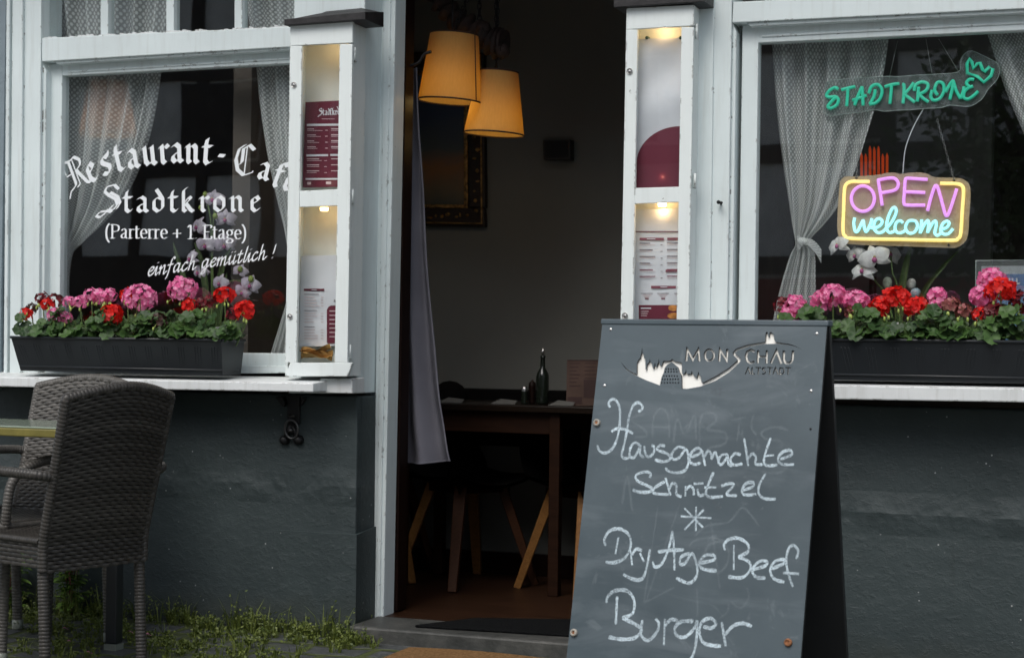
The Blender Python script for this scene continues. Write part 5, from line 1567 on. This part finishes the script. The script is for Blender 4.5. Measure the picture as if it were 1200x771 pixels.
def wrap(mb, pts, r, pitch=.011, n=9, m=0, flat=1.):
    """a rod wound with strand: rounded turns one after another"""
    q = [Vector(p) for p in pts]; L = [0]
    for a, b in zip(q, q[1:]): L.append(L[-1]+(b-a).length)
    turns = max(3, int(L[-1]/pitch)); path, rad = [], []
    for k in range(turns):
        for f, s in ((.04, .90), (.28, 1.0), (.72, 1.0), (.96, .90)):
            d = (k+f)/turns*L[-1]; i = 0
            while i < len(L)-2 and L[i+1] < d: i += 1
            t = (d-L[i])/max(1e-9, L[i+1]-L[i]); path.append(q[i].lerp(q[i+1], t)); rad.append(r*s)
    mb.tube(path, rad, n, m)

def chair(label, loc, rz, mat, group, bulge=.095, hw=.190):
    o = thing('wicker_chair', label, 'chair', loc, rz, group)
    def add(mb, name, mt=mat, par=o, bev=0.): return mb.build(name, mt, par, bev, fix=False)
    yb, yf = -.215, .235
    def backpt(u, v, side):
        z = .355+v*(.533+.036*math.cos((u-.5)*math.pi))
        x = (u-.5)*2*(hw+.008+.010*v)
        y = yb-.012-.112*max(0, (z-.44))/.46 - .0*v + .030*math.cos((u-.5)*math.pi)*-1*(.4+v*.6)
        return Vector((x, y, z)), Vector((0, side, .25*side)).normalized()
    for side in (1, -1):
        mb = MB()
        weave(mb, lambda u, v: (backpt(u, v, side)[0]+backpt(u, v, side)[1]*.013, backpt(u, v, side)[1]), 2*hw+.05, .56)
        add(mb, 'backrest')
    mb = MB(); mb.grid(lambda u, v: backpt(u, v, 1)[0], 10, 10); add(mb, 'back_shade', M['weave_shade'])
    mb = MB()
    edge = [backpt(0, k/16, 1)[0] for k in range(17)]+[backpt(k/20, 1, 1)[0] for k in range(1, 21)]+[backpt(1, 1-k/16, 1)[0] for k in range(1, 17)]
    wrap(mb, edge, .0165, .012)
    add(mb, 'back_rim')
    mb = MB()                                                           # seat
    def seat(u, v): return Vector(((u-.5)*2*hw, yb+.01+(yf-yb)*v, .447-.010*math.sin(math.pi*u)*math.sin(math.pi*v))), Vector((0, 0, 1))
    weave(mb, seat, 2*hw, yf-yb, .0095, .020, .0020)
    add(mb, 'seat')
    mb = MB(); mb.grid(lambda u, v: seat(u, v)[0]-Vector((0, 0, .004)), 4, 4)
    add(mb, 'seat_shade', M['weave_shade'])
    mb = MB()
    for s in (-1, 1):
        weave(mb, lambda u, v, s=s: (Vector((s*(hw+.012), yb+(yf-yb+.02)*u, .365+.078*v)), Vector((s, 0, 0))), yf-yb, .078)
    weave(mb, lambda u, v: (Vector(((u-.5)*2*hw, yf+.020, .365+.078*v)), Vector((0, 1, 0))), 2*hw, .078)
    add(mb, 'seat_skirt')
    mb = MB()
    wrap(mb, [(-hw-.012, yb, .448), (-hw-.012, yf+.015, .448), (hw+.012, yf+.015, .448), (hw+.012, yb, .448)], .011, .012)
    add(mb, 'seat_rim')
    for sx in (-1, 1):
        for y0, dy, zt in ((yb, -.022, .40), (yf, .012, .40)):
            mb = MB(); wrap(mb, [(sx*hw, y0+dy, .028), (sx*hw, y0, zt)], .0185, .011)
            lg = add(mb, 'leg')
            mb = MB(); mb.lathe([(0, 0), (.019, 0), (.0205, .006), (.0205, .034), (.018, .036)], (sx*hw, y0+dy, 0), 12); add(mb, 'ferrule', M['ferrule'], lg)
        pb = backpt(0 if sx < 0 else 1, .55, 1)[0]
        mb = MB()
        wrap(mb, smooth([pb, pb+Vector((sx*bulge*.6, .045, .010)), Vector((sx*(hw+bulge), -.02, .662)), Vector((sx*(hw+bulge), .14, .652)), Vector((sx*(hw+bulge*.6), .225, .60)), Vector((sx*(hw+.014), yf+.012, .50)), Vector((sx*hw, yf, .40))], 6), .0165, .0115)
        add(mb, 'armrest')
    return o
rl, rr = Vector((-1.034, -1.235, 0)), Vector((-.916, -.83, 0))
w = (rr-rl).normalized(); fwd = Vector((-w.y, w.x, 0))
ctr = (rl+rr)/2+fwd*.235
chair('shade-toned brown wicker armchair seen from behind, nearest the viewer beside the table', (ctr.x-.022, ctr.y-.008, 0), math.atan2(-fwd.x, fwd.y), M["wicker"], 'wicker armchairs at the terrace table')
fwd = Vector((-.2, -.98, 0))
ctr = Vector((-1.60, -.655, 0))
chair('lit-toned grey wicker armchair standing against the wall, its woven front facing the table', (ctr.x, ctr.y, 0), math.atan2(-fwd.x, fwd.y), M['wicker_lit'], 'wicker armchairs at the terrace table', .03, .232)

def glass_top_mat():
    t = NT('frosted_glass')
    t.set(Base_Color=(.23, .28, .22), Roughness=.12)
    t.bsdf.inputs['Specular IOR Level'].default_value = .7
    return t.mat
M['table_glass'] = glass_top_mat()
M['table_edge'] = dull('table_edge', (.16, .14, .035), .35, var=.3, scale=14)
tb = thing('terrace_table', 'terrace table with greenish glassy top and olive edge between two wicker armchairs', 'table', (-1.62, -.72, 0))
mb = MB(); mb.box2((-2.15, -.93, .745), (-1.20, -.54, .772)); part(mb, 'table_edge', M['table_edge'], tb, .004)
mb = MB(); mb.box2((-2.147, -.927, .7721), (-1.203, -.543, .779)); part(mb, 'tabletop', M['table_glass'], tb, .003)
for x, y in ((-1.235, -.575), (-2.11, -.575), (-2.11, -.895)):
    mb = MB(); mb.box2((x-.022, y-.022, .022), (x+.022, y+.022, .744)); lg = part(mb, 'leg', M['black_plastic'], tb, .004)
    mb = MB(); mb.box2((x-.024, y-.024, .0), (x+.024, y+.024, .0215)); mb.build('leg_cap', M['ferrule'], lg)

# ================================================================== weeds along the foot of the wall
M['grass'] = leaf_mat('weed_green', (.060, .095, .014), (.19, .23, .040))
M['weed_leaf'] = leaf_mat('weed_leaf', (.10, .19, .03), (.22, .36, .07))
M['red_stem'] = dull('red_stem', (.16, .05, .035), .6)
def tuft(mb, c, n, h, spread, leafy):
    for k in range(n):
        a = random.uniform(0, 6.28); L = h*random.uniform(.35, 1.15); d = Vector((math.cos(a), math.sin(a), 0))
        b = c+d*random.uniform(0, spread*.35); wv = random.uniform(.0012, .0026)
        s = Vector((-d.y, d.x, 0)); lean = random.uniform(.1, .9)
        q = [b, b+d*L*lean*.25+Vector((0, 0, L*.5)), b+d*L*lean*.8+Vector((0, 0, L*(1-.35*lean)))]
        i = [mb.vert(q[0]-s*wv), mb.vert(q[0]+s*wv), mb.vert(q[1]+s*wv*.9), mb.vert(q[1]-s*wv*.9), mb.vert(q[2])]
        mb.face((i[0], i[1], i[2], i[3])); mb.face((i[3], i[2], i[4]))
        if leafy and random.random() < leafy:
            for j in range(random.randint(2, 5)):
                t = random.uniform(.3, 1.); p = q[0].lerp(q[2], t)+Vector((0, 0, L*.12*(1-t)))
                e = Vector((random.uniform(-1, 1), random.uniform(-1, 1), random.uniform(.0, .8))).normalized(); r = random.uniform(.005, .011)
                f = e.orthogonal().normalized()
                mb.poly([p, p+e*r*.6+f*r*.45, p+e*r*1.4, p+e*r*.6-f*r*.45])
mb = MB()
for k in range(1000):
    x = random.uniform(-3.0, -.50)
    t = random.random()**1.7
    y = -.02-t*.75
    if x > -.64: y = min(y, -.12)
    big = random.random() < (.35 if t < .12 else .06)
    dens = .5+.5*math.sin(x*7.3+y*9)*math.cos(x*3.1-y*5)
    if dens < .25 and not big: continue
    tuft(mb, Vector((x, y, 0)), random.randint(5, 13), (.035 if t > .12 else .065)*(1.9 if big else 1)*random.uniform(.6, 1.3), .05, .5 if t < .3 else .3)
for k in range(14): tuft(mb, Vector((random.uniform(-.58, -.42), random.uniform(-.2, -.11), 0)), 8, .05, .04, .2)
tag(mb.build('grass', M['grass'], fix=False), 'grass and small weeds growing along the foot of the dark wall', 'weeds', kind='stuff')
def weed(label, base, h, n):
    o = thing('weed_plant', label, 'weed', base, 0, 'tall weeds at the foot of the wall')
    for k in range(n):
        mb = MB(); lf = MB()
        top = Vector((random.uniform(-.07, .07), random.uniform(-.05, .02), h*random.uniform(.75, 1.05)))
        root = Vector((random.uniform(-.03, .03), random.uniform(-.02, .02), 0))
        pts = smooth([root, root*.4+top*.45+Vector((0, 0, .02)), top], 5)
        mb.tube(pts, [.0032-.0018*i/len(pts) for i in range(len(pts))], 6)
        st = mb.build('stem', M['red_stem'] if k % 2 else M['stem_green'], o)
        m = 9
        for i in range(m):
            p = pts[int((i+1.5)/(m+1.5)*(len(pts)-1))]
            for s in (0, math.pi):
                a = i*1.57+s+random.uniform(-.3, .3); L = random.uniform(.045, .078)*(1.1-.4*i/m)
                d = Vector((math.cos(a), math.sin(a), random.uniform(.1, .6))).normalized(); sd = Vector((-math.sin(a), math.cos(a), 0))
                def fn(u, v): return p+d*L*v+sd*(u-.5)*L*.34*math.sin(math.pi*(.06+.9*v))+Vector((0, 0, -L*.35*v*v-abs(u-.5)*-.006))
                lf.grid(fn, 2, 4)
        lf.build('leaves', M['weed_leaf'], o, fix=False)
    return o
weed('tall leafy weed with reddish stems growing against the wall behind the front wicker chair', Vector((P(84, 715, -.06).x, -.06, 0)), .30, 12)
weed('tall leafy weed at the edge of the view behind the legs of the grey chair', Vector((P(14, 715, -.06).x, -.06, 0)), .26, 7)
M['petal'] = dull('fallen_petal', (.62, .22, .36), .6)
for k, (px, py) in enumerate(((77, 736), (153, 740), (174, 743), (82, 751), (105, 764))):
    mb = MB(); c = G(px, py, .004+.02)
    mb.grid(lambda u, v: c+Vector(((u-.5)*.018, (v-.5)*.014, .004*math.sin(3*u+2*v))), 3, 3)
    ob = mb.build('fallen_petal', M['petal'], fix=False); tag(ob, 'pink petal fallen among the weeds below the chairs', 'petal', 'fallen petals')

# mats
def mat_tex(name, a, b, sc):
    t = NT(name)
    n = t.noise(sc, 3, .7)
    t.set(Base_Color=t.ramp(n, [(.3, a), (.7, b)]), Roughness=.95, Normal=t.bump(n, .9, .006)); t.bsdf.inputs['Specular IOR Level'].default_value = .05; return t.mat
M['black_mat'] = mat_tex('black_doormat', (.003, .003, .0035), (.011, .012, .0125), 140)
M['coir'] = mat_tex('coir_doormat', (.10, .055, .022), (.26, .15, .070), 90)
mb = MB()
q = [G(x, y, .056) for x, y in ((486, 735), (668, 746), (672, 728), (556, 726.5))]
mb.prism([p+Vector((0, 0, .010)) for p in q], (0, 0, -.0098))
tag(mb.build('doormat', M['black_mat'], bevel=.003), 'black ribbed doormat lying on the threshold of the doorway', 'doormat')
mb = MB(); c0 = Vector((-.03, -.445, .0))
def cm(u, v): return c0+Vector(((u-.5)*.52*(1-.0*v), (v-.5)*.50, .018+.006*math.sin(math.pi*u)))
mb.grid(cm, 24, 24)
mb.box2((c0.x-.26, c0.y-.25, .001), (c0.x+.26, c0.y+.25, .0175))
tag(mb.build('coir_mat', M['coir'], fix=False), 'sandy brown coir mat on the ground in front of the doorstep', 'doormat')
# ================================================================== things inside the doorway
M['drape'] = dull('grey_drape', (.115, .115, .14), .85, var=.12, scale=5, bump=.3, bscale=220)
mb = MB()
rows = [(80, 479, 489), (150, 478, 494), (250, 476, 500), (350, 473, 506), (450, 470.5, 517), (500, 470, 524), (540, 469, 531)]
xl = smooth([(r[0], r[1], 0) for r in rows], 6); xr = smooth([(r[0], r[2], 0) for r in rows], 6); N = len(xl)-1
def dr(u, v):
    i = min(N-1, int(v*N)); k = v*N-i; l = xl[i].lerp(xl[i+1], k); r = xr[i].lerp(xr[i+1], k)
    p = P(l.y+(r.y-l.y)*u, l.x+(r.x-l.x)*u+2.5*math.sin(3*u+.6)*v, .39)
    p.y += (.012+.022*v)*math.sin(2*math.pi*(1.6*u+.1+.10*math.sin(4*v)))+.006*math.sin(9*v+3*u)+.004*math.sin(23*v-5*u)
    return p
mb.grid(dr, 30, 50); mb.grid(lambda u, v: dr(u, v)+Vector((0, .002, 0)), 30, 50)
dro = tag(mb.build('door_drape', M['drape'], fix=False), 'grey blue drape hanging just inside the doorway', 'drape')
mb = MB(); mb.tube([dr(.985, k/40)+Vector((0, -.002, 0)) for k in range(41)]+[dr(1-k/20, 1)+Vector((0, -.002, 0)) for k in range(21)], .0035, 6); mb.build('hem', M['drape'], dro)
mb = MB(); mb.tube(smooth([P(478, 78, .30), P(490, 74, .30), P(497, 64, .30), P(505, 61, .30)], 5), .006, 7); mb.tube([P(478, 60, .28), P(480, 84, .33)], .005, 6)
tag(mb.build('drape_hook', M['black_metal']), 'dark hook holding the drape at the side of the doorway', 'hook')

# hanging lamps under a gnarled branch
def shade_mat():
    t = NT('lamp_shade')
    n = t.noise(180, 2, stretch=(1, 1, .15))
    c = t.ramp(n, [(.3, (.36, .26, .10)), (.7, (.46, .34, .14))])
    t.set(Base_Color=c, Roughness=.9)
    tr = t.new('ShaderNodeBsdfTranslucent'); tr.inputs[0].default_value = (.95, .70, .22, 1)
    mx = t.new('ShaderNodeMixShader'); mx.inputs[0].default_value = .50
    t.link(t.bsdf.outputs[0], mx.inputs[1]); t.link(tr.outputs[0], mx.inputs[2]); t.link(mx.outputs[0], t.out.inputs['Surface'])
    return t.mat
M['shade'] = shade_mat()
M['trim'] = dull('dark_trim', (.030, .012, .008), .8)
M['bulb'] = emit('bulb', (1., .55, .14), 3.0)
def pendant(label, tl, tr_, bl, br, Y, seam, power, chain_top):
    ct = (P(*tl, Y)+P(*tr_, Y))/2; cb = (P(*bl, Y)+P(*br, Y))/2
    rt = (P(*tr_, Y)-P(*tl, Y)).length/2; rb = (P(*br, Y)-P(*bl, Y)).length/2
    o = thing('hanging_lamp', label, 'lamp', cb, 0, 'lamps with cloth shades')
    ax = ct-cb; h = ax.length; rot = Vector((0, 0, 1)).rotation_difference(ax).to_matrix()
    mb = MB(); mb.lathe([(rb, 0), (rt, h)], cb, 40, 0, rot); mb.lathe([(rb-.002, 0), (rt-.002, h)], cb, 40, 0, rot)
    sh = part(mb, 'lamp_shade', M['shade'], o, fix=False)
    mb = MB()
    for r_, z_ in ((rb, .0), (rt, h)):
        mb = MB(); mb.tube([cb+rot @ Vector((r_*math.cos(a), r_*math.sin(a), z_)) for a in [k*math.pi/20 for k in range(40)]], .0032, 6, closed=True)
        mb.build('trim', M['trim'], sh)
    mb = MB()
    d = Vector((math.cos(R(seam)), math.sin(R(seam)), 0))
    mb.tube([cb+rot @ (d*rb), cb+rot @ (d*rt+Vector((0, 0, h)))], .0026, 5); mb.build('seam', M['trim'], sh)
    c = cb+ax*.38
    mb = MB(); mb.lathe([(0, -.05), (.018, -.045), (.028, -.02), (.026, .0), (.014, .025), (.013, .05), (0, .05)], c, 14); part(mb, 'bulb', M['bulb'], o)
    mb = MB(); mb.tube([c+Vector((0, 0, .05)), Vector((c.x, c.y, chain_top.z))], .004, 6)
    mb.tube([ct-rot @ Vector((rt, 0, 0)), ct+rot @ Vector((rt, 0, 0))], .002, 5)
    part(mb, 'fitting', M['black_metal'], o)
    mb = MB(); A = Vector((c.x, c.y, ct.z)); L = (chain_top-A).length; k = max(2, int(L/.022))
    for i in range(k):
        p = A.lerp(chain_top, (i+.5)/k); q = Matrix.Rotation(R(90)*(i % 2), 3, 'Z')
        mb.tube([p+q @ Vector((.007*math.cos(t), 0, .015*math.sin(t))) for t in [j*math.pi/4 for j in range(8)]], .0022, 5, closed=True)
    part(mb, 'chain', M['black_metal'], o)
    ld = bpy.data.lights.new('lamp_light', 'POINT'); ld.energy = power; ld.color = (1., .66, .24); ld.shadow_soft_size = .03
    lo = bpy.data.objects.new('lamp_light', ld); COL.objects.link(lo); lo.location = cb+ax*.07-Vector((0, .0, 0)); lo.parent = o
    lo.matrix_parent_inverse = Matrix.Translation(-o.location)
    return o
pendant('cloth shaded lamp hanging higher and nearer the drape in the doorway', (506.5, 40), (559, 42), (493, 117), (561.5, 121), .55, -12, .34, P(560, -30, .60))
pendant('cloth shaded lamp hanging lower in the doorway beside the bare wall', (562, 84), (606, 85), (546, 156), (612, 158.5), .66, 200, .34, P(584, -30, .66))
pendant('cloth shaded lamp seen dimly through the swept lace curtain of the lettered window', (108, 96), (146, 96), (98, 158), (155, 160), 1.2, 190, .3, P(127, -30, 1.2))
M['branch'] = dull('gnarled_branch', (.020, .010, .008), .8, var=.6, scale=30, bump=.9, bscale=40)
br = thing('hanging_branch', 'dark gnarled branch hanging on chains above the two cloth shaded lamps', 'branch', P(550, 40, .62))
mb = MB(); pts = smooth([P(498, -40, .62), P(512, -6, .62), P(530, 18, .62), P(556, 38, .62), P(578, 50, .62), P(592, 52, .62)], 8)
mb.tube(pts, [.040+.016*math.sin(i*1.9)+.010*math.sin(i*4.3) for i in range(len(pts))], 12)
for p_, r_ in (((588, 60), .030), ((566, 34), .030), ((536, 30), .028), ((520, 4), .034)):
    mb.blob(P(*p_, .61), r_, 12, 0, .2)
part(mb, 'limb', M['branch'], br)
for x in (562, 582):
    mb = MB(); A, B = P(x, 40, .63), P(x-1, -60, .63); k = int((A-B).length/.024)
    for i in range(k):
        p = A.lerp(B, (i+.5)/k); q = Matrix.Rotation(R(90)*(i % 2), 3, 'Z')
        mb.tube([p+q @ Vector((.008*math.cos(t), 0, .017*math.sin(t))) for t in [j*math.pi/4 for j in range(8)]], .0028, 5, closed=True)
    part(mb, 'chain', M['black_metal'], br)

# painting and small wall box on the back wall
Yw = 1.452
M['gilt'] = dull('gilt', (.30, .17, .05), .4, .4, var=.9, scale=60, bump=.9, bscale=70)
M['frame_dark'] = dull('dark_carved_frame', (.018, .010, .006), .5, .2, var=.8, scale=90, bump=1., bscale=80)
def canvas_mat():
    t = NT('painting')
    s = t.new('ShaderNodeSeparateXYZ'); t.link(t.coord('Object'), s.inputs[0])
    n = t.noise(9, 6, .65, dist=.8)
    hgt = t.math('ADD', t.math('MULTIPLY', s.outputs['Z'], 1.55), t.math('MULTIPLY', n, .22))
    c = t.ramp(hgt, [(.08, (.05, .07, .06)), (.22, (.16, .12, .07)), (.36, (.28, .13, .05)), (.5, (.09, .11, .11)), (.75, (.05, .07, .12))])
    t.set(Base_Color=c, Roughness=.35, Normal=t.bump(t.noise(60, 4), .3, .002)); return t.mat
pic = thing('painting', 'dark landscape painting in a carved gilt frame on the wall behind the lamps', 'painting', P(500, 265, Yw))
mb = MB()
O = [(430, 60), (567, 62), (568.5, 266), (430, 264)]; I = [(448, 82), (547, 83), (548, 244), (448, 243)]; I2 = [(452, 87), (543, 88), (543.5, 240), (452, 239)]
bars(mb, O, I, Yw-.04, Yw); part(mb, 'frame', M['frame_dark'], pic, .008)
mb = MB(); bars(mb, I, I2, Yw-.032, Yw-.004); part(mb, 'gilt_liner', M['gilt'], pic, .003)
mb = MB(); mb.tube([P(563, 64, Yw-.043), P(564.5, 262, Yw-.043), P(432, 260, Yw-.043)], .0045, 6); part(mb, 'gilt_bead', M['gilt'], pic)
mb = MB()
for k in range(26):
    t = k/25
    x, y = (557.5, 90+160*t*1.0) if k % 2 else (455+98*t, 254)
    mb.blob(P(x+random.uniform(-3, 3), y+random.uniform(-3, 3), Yw-.042), (random.uniform(.005, .014), .006, random.uniform(.004, .010)), 7, 0, .3)
part(mb, 'gilt_carving', M['gilt'], pic)
mb = MB(); mb.prism([P(x, y, Yw-.012) for x, y in ((450, 85), (545, 86), (546, 242), (450, 241))], (0, .004, 0))
cv = mb.build('canvas', canvas_mat()); org = P(500, 240, Yw)
for v in cv.data.vertices: v.co -= org
cv.location = org; cv.parent = pic; cv.matrix_parent_inverse = Matrix.Translation(-pic.location)
wb = thing('wall_speaker', 'small black speaker box mounted on the bare wall of the doorway room', 'speaker', P(653, 187, Yw))
mb = MB(); mb.prism([P(x, y, Yw-.07) for x, y in ((636, 164), (668, 163.5), (668.5, 187), (636.5, 187.5))], (0, .055, 0)); part(mb, 'box', M['board_black'], wb, .004)
mb = MB(); mb.prism([P(x, y, Yw-.072) for x, y in ((638.5, 166), (666, 165.7), (666.3, 185), (638.8, 185.3))], (0, .003, 0)); part(mb, 'grille', dull('speaker_cloth', (.014, .014, .015), .95, bump=.6, bscale=300), wb, .002)
mb = MB(); c = P(652, 175, Yw-.015); mb.box(c+Vector((0, .007, 0)), (.04, .014, .04)); part(mb, 'bracket', M['black_metal'], wb)

# dining table with bottle, mill, glass, menu card
M['table_wood'] = wood('table_wood', (.010, .004, .002), (.024, .010, .005))
M['top_wood'] = wood('table_top_wood', (.006, .004, .003), (.013, .008, .005), rough=.35)
xa, xb = P(498, 478, .85).x, P(700, 478, .85).x
zt = .822
dt = thing('dining_table', 'dark wooden dining table inside the doorway with a red brown apron', 'table', ((xa+xb)/2, 1.1, .055))
mb = MB(); mb.box2((xa-.18, .86, zt-.028), (xb+.25, 1.36, zt)); part(mb, 'tabletop', M['top_wood'], dt, .004)
mb = MB(); x1 = P(652, 600, .92).x
mb.box2((xa-.10, .895, zt-.115), (x1-.022, .915, zt-.0285)); part(mb, 'apron', M['table_wood'], dt, .002)
mb = MB(); mb.box2((xa-.10, 1.30, zt-.115), (x1, 1.32, zt-.0285)); part(mb, 'apron', M['table_wood'], dt, .002)
for x in (x1, xa-.12):
    for y in (.905, 1.31):
        mb = MB(); mb.box2((x-.022, y-.022, .0555), (x+.022, y+.022, zt-.029)); part(mb, 'leg', M['table_wood'], dt, .003)
M['bottle_glass'] = dull('dark_bottle', (.010, .014, .010), .08, var=.2)
def onTable(px, y): return Vector((P(px, 470, y).x, y, zt))
bt = thing('oil_bottle', 'dark oil bottle with a pourer spout standing on the dining table', 'bottle', onTable(635.5, 1.02))
s = (bt.location-CAM).dot(FW)/FPX
mb = MB(); mb.lathe([(0, 0), (7.3*s, 0), (7.6*s, 3*s), (7.6*s, 33*s), (6.5*s, 37*s), (3*s, 43*s), (2.6*s, 54*s), (3.2*s, 55*s), (3.2*s, 57*s), (0, 57*s)], bt.location, 18); part(mb, 'body', M['bottle_glass'], bt)
mb = MB(); mb.lathe([(0, 57*s), (1.8*s, 57*s), (1.5*s, 60*s), (2.4*s, 61*s), (1.2*s, 64*s), (0, 66*s)], bt.location, 10); part(mb, 'pourer', M['steel'], bt)
ml = thing('pepper_mill', 'short dark pepper mill standing between bottle and glass on the dining table', 'mill', onTable(623.5, 1.05))
mb = MB(); mb.lathe([(0, 0), (4*s, 0), (4.2*s, 2*s), (3.2*s, 10*s), (4.2*s, 18*s), (4.4*s, 21*s)], ml.location, 14); part(mb, 'body', M['dark_wood'], ml)
mb = MB(); mb.lathe([(4.4*s, 21*s), (4*s, 25*s), (1.2*s, 27*s), (1.2*s, 28*s), (0, 28.5*s)], ml.location, 14); part(mb, 'cap', M['dark_wood'], ml)
gs = thing('salt_shaker', 'glass salt shaker with metal top standing leftmost on the dining table', 'shaker', onTable(614.5, 1.0))
mb = MB(); mb.lathe([(0, 0), (4*s, 0), (4*s, 2*s), (3.4*s, 14*s), (3.4*s, 15*s)], gs.location, 14); part(mb, 'glass', M['bottle_glass'], gs)
mb = MB(); mb.lathe([(3.7*s, 15*s), (3.9*s, 19*s), (2.5*s, 21*s), (0, 21.5*s)], gs.location, 14); part(mb, 'top', M['steel'], gs)
M['card'] = dull('menu_card', (.085, .056, .046), .6, spec=.1)
M['card_ink'] = dull('card_ink', (.035, .014, .012), .6)
mcd = thing('menu_card', 'upright menu card standing on the dining table beside the chalkboard', 'menu', onTable(682, 1.0))
mb = MB(); mb.prism([P(x, y, 1.0) for x, y in ((664.5, 421.5), (703, 421.5), (703, 475), (663.5, 475.3))], (0, .006, 0)); part(mb, 'card', M['card'], mcd)
mb = MB()
for r in range(7): rect(mb, 667, 425+r*4.4, 680-r % 3*2, 426.3+r*4.4, 1.0, 0, .001); rect(mb, 685, 425+r*4.4, 699, 426+r*4.4, 1.0, 0, .001)
rect(mb, 665, 465, 682, 473, 1.0, 0, .001); rect(mb, 684, 445, 703, 466, 1.0, 0, .0012); rect(mb, 665, 421.5, 703, 423, 1.0, 0, .0014)
part(mb, 'print', M['card_ink'], mcd, fix=False)
M['napkin'] = dull('white_napkin', (.09, .09, .085), .8)
for k, (px, lab) in enumerate(((526, 'folded white napkin on the dining table close beside the drape'), (588, 'folded white napkin on the middle of the dining table'), (656, 'folded white napkin on the dining table in front of the menu card'))):
    mb = MB(); c = onTable(px, .93); mb.prism([c+Vector((-.05, 0, 0)), c+Vector((.05, .02, 0)), c+Vector((.045, .06, .012)), c+Vector((-.03, .07, .018))], (0, 0, .002))
    tag(mb.build('napkin', M['napkin']), lab, 'napkin', 'napkins on the dining table')
# low dark bench behind the table
bn_ = thing('bench', 'dark padded bench along the back wall behind the dining table', 'bench', (-.45, 1.39, .055))
M['bench_cloth'] = dull('bench_cloth', (.0035, .003, .003), .9, spec=.1)
z1 = P(600, 456, 1.40).z
mb = MB(); mb.box2((-1.2, 1.385, .62), (.6, 1.422, z1)); part(mb, 'backrest', M['bench_cloth'], bn_, .01)
mb = MB(); mb.blob(P(527, 466, 1.28), (.085, .05, .075), 14); part(mb, 'bolster', M['bench_cloth'], bn_)

# dining chairs: dark shells on splayed wooden legs
M['leg_oak'] = wood('pale_oak', (.13, .058, .016), (.22, .105, .032), 6)
M['leg_walnut'] = wood('walnut', (.030, .012, .006), (.055, .022, .010), 6)
def side_chair(label, loc, rz, tops, legm):
    o = thing('dining_chair', label, 'chair', loc, rz, 'dark shell chairs at the dining table')
    mb = MB()
    def shell(u, v):
        a = (u-.5)*2
        if v < .5:
            t = v/.5; y = .22-.42*t; z = .43+.05*a*a-.02*math.sin(math.pi*t); x = a*(.20+.02*t)
        else:
            t = (v-.5)/.5; y = -.20-.09*t+.05*a*a*(1-t*.3); z = .43+.05*a*a*(1-t)+tops*t; x = a*(.22-.05*t*t)
        return Vector((x, y, z))
    mb.grid(shell, 14, 24)
    mb.grid(lambda u, v: shell(u, v)+Vector((0, -.012*v, -.016*(1-v))), 14, 24)
    mb.build('shell', M['bench_cloth'], o, fix=False)
    mb = MB(); mb.box((0, 0, .405), (.26, .26, .03)); mb.build('seat_frame', M['dark_wood'], o)
    for k, (sx, sy) in enumerate(((-1, -1), (1, -1), (1, 1), (-1, 1))):
        mb = MB(); a = Vector((sx*.105, sy*.105, .42)); b = Vector((sx*.215, sy*.205, 0))
        t = (b-a).normalized(); s1 = t.cross(Vector((0, 0, 1))).normalized(); s2 = t.cross(s1)
        q = lambda c, w1, w2: [c-s1*w1-s2*w2, c+s1*w1-s2*w2, c+s1*w1+s2*w2, c-s1*w1+s2*w2]
        mb.hexa(q(b, .018, .015), q(a, .026, .020)); lg = mb.build('leg', legm[k], o, .003)
    return o
ok, wn_ = M['leg_oak'], M['leg_walnut']
f = .055
c1 = G(530, 690, f); 
side_chair('dark shell chair with splayed oak legs under the middle of the dining table', (c1.x-.02, 1.10, f), R(238), .24, [ok, ok, wn_, wn_])
c2 = G(688, 692, f)
side_chair('dark shell chair with splayed oak legs half hidden behind the chalkboard', (c2.x+.0, 1.12, f), R(236), .24, [ok, ok, ok, ok])
side_chair('dark shell chair with walnut legs under the end of the dining table behind the drape', (c1.x-.46, 1.13, f), R(190), .24, [wn_, wn_, wn_, ok])
